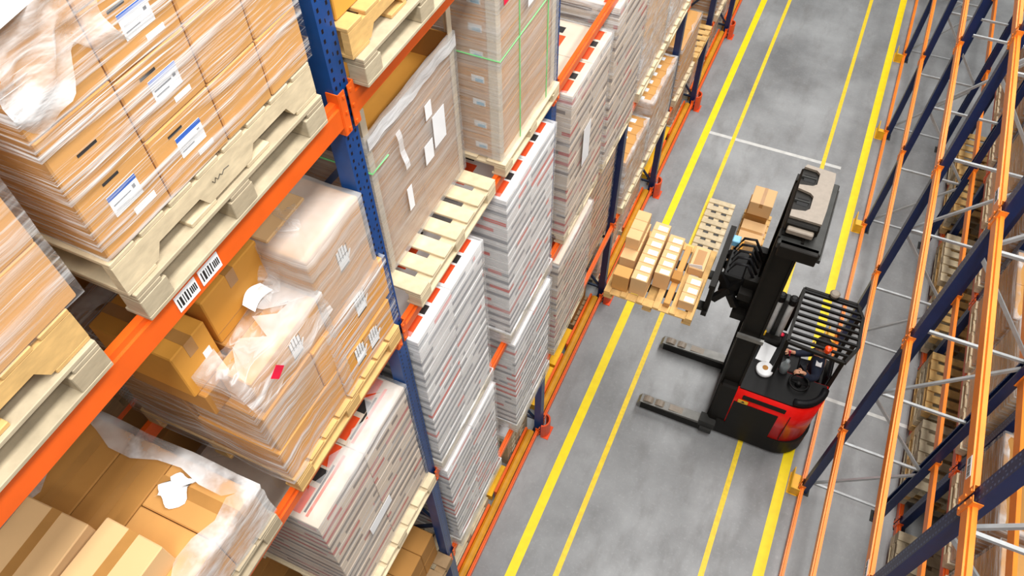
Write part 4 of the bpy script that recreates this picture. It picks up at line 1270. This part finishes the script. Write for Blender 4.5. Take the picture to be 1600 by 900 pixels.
def fingers(o, d, side, down):
    """four unequal bent fingers and a thumb from the side of the palm"""
    d = Vector(d).normalized()
    sd = Vector(side).normalized()
    dn = Vector(down).normalized()
    for k, (off, ln) in enumerate(((0.028, 0.07), (0.010, 0.08), (-0.009, 0.076), (-0.027, 0.06))):
        a = Vector(o) + sd * off
        i0 = len(J)
        J.append((a - d * 0.02, 0.009)); J.append((a + d * ln * 0.45 + dn * 0.006, 0.0088)); J.append((a + d * ln * 0.72 + dn * 0.026, 0.0082)); J.append((a + d * ln * 0.70 + dn * 0.048, 0.007))
        B.extend(((i0, i0 + 1), (i0 + 1, i0 + 2), (i0 + 2, i0 + 3)))
        roots.append(i0)
    i0 = len(J)
    a = Vector(o) - d * 0.035 + sd * 0.026
    J.append((a, 0.011)); J.append((a + sd * 0.03 + d * 0.022, 0.0095)); J.append((a + sd * 0.034 + d * 0.05 + dn * 0.018, 0.008))
    B.extend(((i0, i0 + 1), (i0 + 1, i0 + 2)))
    roots.append(i0)
fingers((1.25, 6.578, 1.525), (-1, -0.2, 0), (0, 1, 0), (0, 0, -1))
fingers((PX - 0.435, PY + 0.085, 1.22), (-1, -0.1, 0), (0, -1, 0), (0, 0, -1))
body = skin_mesh('body', J, B, M['skin'], P, 2, roots)
# jacket and trousers over the body
c = 0.014
JJ = [((PX, PY, 0.99), 0.13), ((PX + 0.01, PY, 1.16), (0.15, 0.125)), ((PX, PY, 1.32), (0.16, 0.125)), ((PX - 0.02, PY, 1.45), (0.12, 0.1)), ((PX - 0.045, PY, 1.53), 0.065),
      ((PX - 0.02, PY - 0.18, 1.43), 0.08), ((PX + 0.0, PY - 0.31, 1.34), 0.066), ((PX - 0.10, PY - 0.40, 1.42), 0.056), ((1.335, 6.604, 1.505), 0.042),
      ((PX - 0.02, PY + 0.18, 1.43), 0.08), ((PX - 0.04, PY + 0.23, 1.22), 0.066), ((PX - 0.26, PY + 0.14, 1.17), 0.056), ((PX - 0.34, PY + 0.105, 1.195), 0.042)]
skin_mesh('jacket', JJ, [(0, 1), (1, 2), (2, 3), (3, 4), (3, 5), (5, 6), (6, 7), (7, 8), (3, 9), (9, 10), (10, 11), (11, 12)], M['navycloth'], P, 2)
TJ = [((PX, PY, 1.02), 0.135)]
TB = []
for s in (-1, 1):
    i = len(TJ)
    TJ += [((PX - 0.1, PY + s * 0.095, 1.0), 0.1), ((PX - 0.46, PY + s * 0.11, 0.965), 0.075), ((PX - 0.50, PY + s * 0.11, 0.62), 0.06)]
    TB += [(0, i), (i, i + 1), (i + 1, i + 2)]
skin_mesh('trousers', TJ, TB, M['trouser'], P, 2)
for s in (-1, 1):
    skin_mesh('shoe', [((PX - 0.49, PY + s * 0.11, 0.55), 0.05), ((PX - 0.60, PY + s * 0.12, 0.54), 0.045), ((PX - 0.68, PY + s * 0.125, 0.535), 0.035)], [(0, 1), (1, 2)], M['rubber'], P, 2)
hx, hy, hz = PX - 0.085, PY, 1.735
part(P, 'hair', MB().lathe(hx + 0.022, hy, ((0.088, hz - 0.02), (0.102, hz + 0.02), (0.095, hz + 0.07), (0.065, hz + 0.105), (0.02, hz + 0.12)), 18), M['hair'], None, True)
part(P, 'nose', MB().prism([(hx - 0.082, hz - 0.055), (hx - 0.115, hz - 0.05), (hx - 0.085, hz)], hy - 0.012, hy + 0.012, 'y'), M['skin'])
part(P, 'mouth', MB().box(hx - 0.088, hx - 0.078, hy - 0.024, hy + 0.024, hz - 0.083, hz - 0.075, 0.002), M['tape'])
for s in (-1, 1):
    part(P, 'eye', MB().lathe(hx - 0.078, hy + s * 0.03, ((0.004, hz - 0.018), (0.011, hz - 0.008), (0.004, hz + 0.002)), 10), M['ink'])
    part(P, 'ear', MB().box(hx - 0.01, hx + 0.03, hy + s * 0.088 - 0.008, hy + s * 0.088 + 0.008, hz - 0.05, hz + 0.015, 0.005), M['skin'])
part(P, 'shoulder_patch', MB().box(PX - 0.06, PX + 0.02, PY - 0.22, PY - 0.13, 1.505, 1.515), M['paper'])

# ================================================================== LOAD ON THE FORKS
pallet(-1.47, -0.30, 5.88, 7.10, 2.66, 0.13, 'pale pallet raised on the forks carrying small cartons', 'block', 'y', 'wood3', nboards=6, frac=0.42)
DZ = 2.792
def row(x0, x1, ya, yb, za, zb, n, label, group, mt='kraft4', white=True, lab_mat='paper'):
    for i in range(n):
        a = ya + (yb - ya) * i / n
        b = ya + (yb - ya) * (i + 1) / n
        o = carton(x0, x1, a + 0.002, b - 0.002, za, zb, label, group, mt, None, 0, 'small_carton', 0.004)
        if white:
            child_panel(o, 'white_label', x0 + (x1 - x0) * 0.3, x1 - 0.02, a + 0.015, a + (b - a) * 0.62, zb - 0.001, zb + 0.0015, lab_mat)
FL = 'small pale carton on the raised pallet, '
row(-1.42, -1.22, 6.28, 6.98, DZ, 3.06, 4, FL + 'row nearest the left rack, lower layer', 'fork load row nearest the rack, lower', white=False)
row(-1.42, -1.24, 6.46, 6.98, 3.062, 3.26, 3, FL + 'row nearest the left rack, upper layer', 'fork load row nearest the rack, upper', white=False)
row(-1.40, -1.19, 5.96, 6.14, DZ, 3.08, 1, 'single golden carton at the near left corner of the raised pallet', None, 'kraft', white=False)
row(-1.17, -0.96, 5.98, 7.02, DZ, 3.10, 7, FL + 'long middle row with white labels', 'fork load middle row')
row(-0.93, -0.73, 6.20, 6.90, DZ, 3.08, 5, FL + 'third row from the left rack', 'fork load third row')
row(-0.53, -0.33, 6.00, 6.45, DZ, 2.95, 3, FL + 'short row at the truck carriage', 'fork load corner row')
bb = carton(-0.57, -0.37, 6.58, 6.98, DZ, 2.93, 'open box with raised flaps on the raised pallet next to the carriage', None, 'kraft4')
child_panel(bb, 'opening', -0.53, -0.41, 6.64, 6.92, 2.929, 2.932, 'tape')
part(bb, 'flap', MB().bar((-0.57, 6.60, 2.935), (-0.40, 6.60, 2.975), 0.004, 0.07), M['paper'])
carton(-0.70, -0.62, 5.95, 6.98, DZ, 2.87, 'long narrow brown carton lying across the raised pallet', None, 'kraft')
carton(-0.72, -0.60, 6.30, 6.45, 2.872, 2.95, 'little brown box on the long narrow carton of the raised pallet', None, 'kraft2')

# ================================================================== PALLETS ON THE FLOOR BEHIND THE TRUCK
pallet(-0.87, -0.39, 9.35, 10.72, 0, 0.14, 'pale slatted pallet on the aisle floor beyond the forks', 'block', 'x', 'wood', nboards=8, frac=0.66)
pallet(-0.20, 0.30, 9.45, 10.7, 0, 0.14, 'pallet on the aisle floor under the small stack of open boxes', 'block', 'x', 'wood3', nboards=8, frac=0.66)
carton(-0.16, 0.26, 9.58, 10.1, 0.142, 0.5, 'pale box in front on the aisle floor pallet beyond the mast', None, 'kraft4', 'x')
carton(-0.17, 0.22, 10.15, 10.62, 0.142, 0.62, 'pinkish brown box at the back of the aisle floor pallet beyond the mast', None, 'kraft2', 'x')
carton(-0.15, 0.24, 10.12, 10.55, 0.622, 0.92, 'small open box on top of the pinkish brown box beyond the mast', None, 'kraft4', 'y')
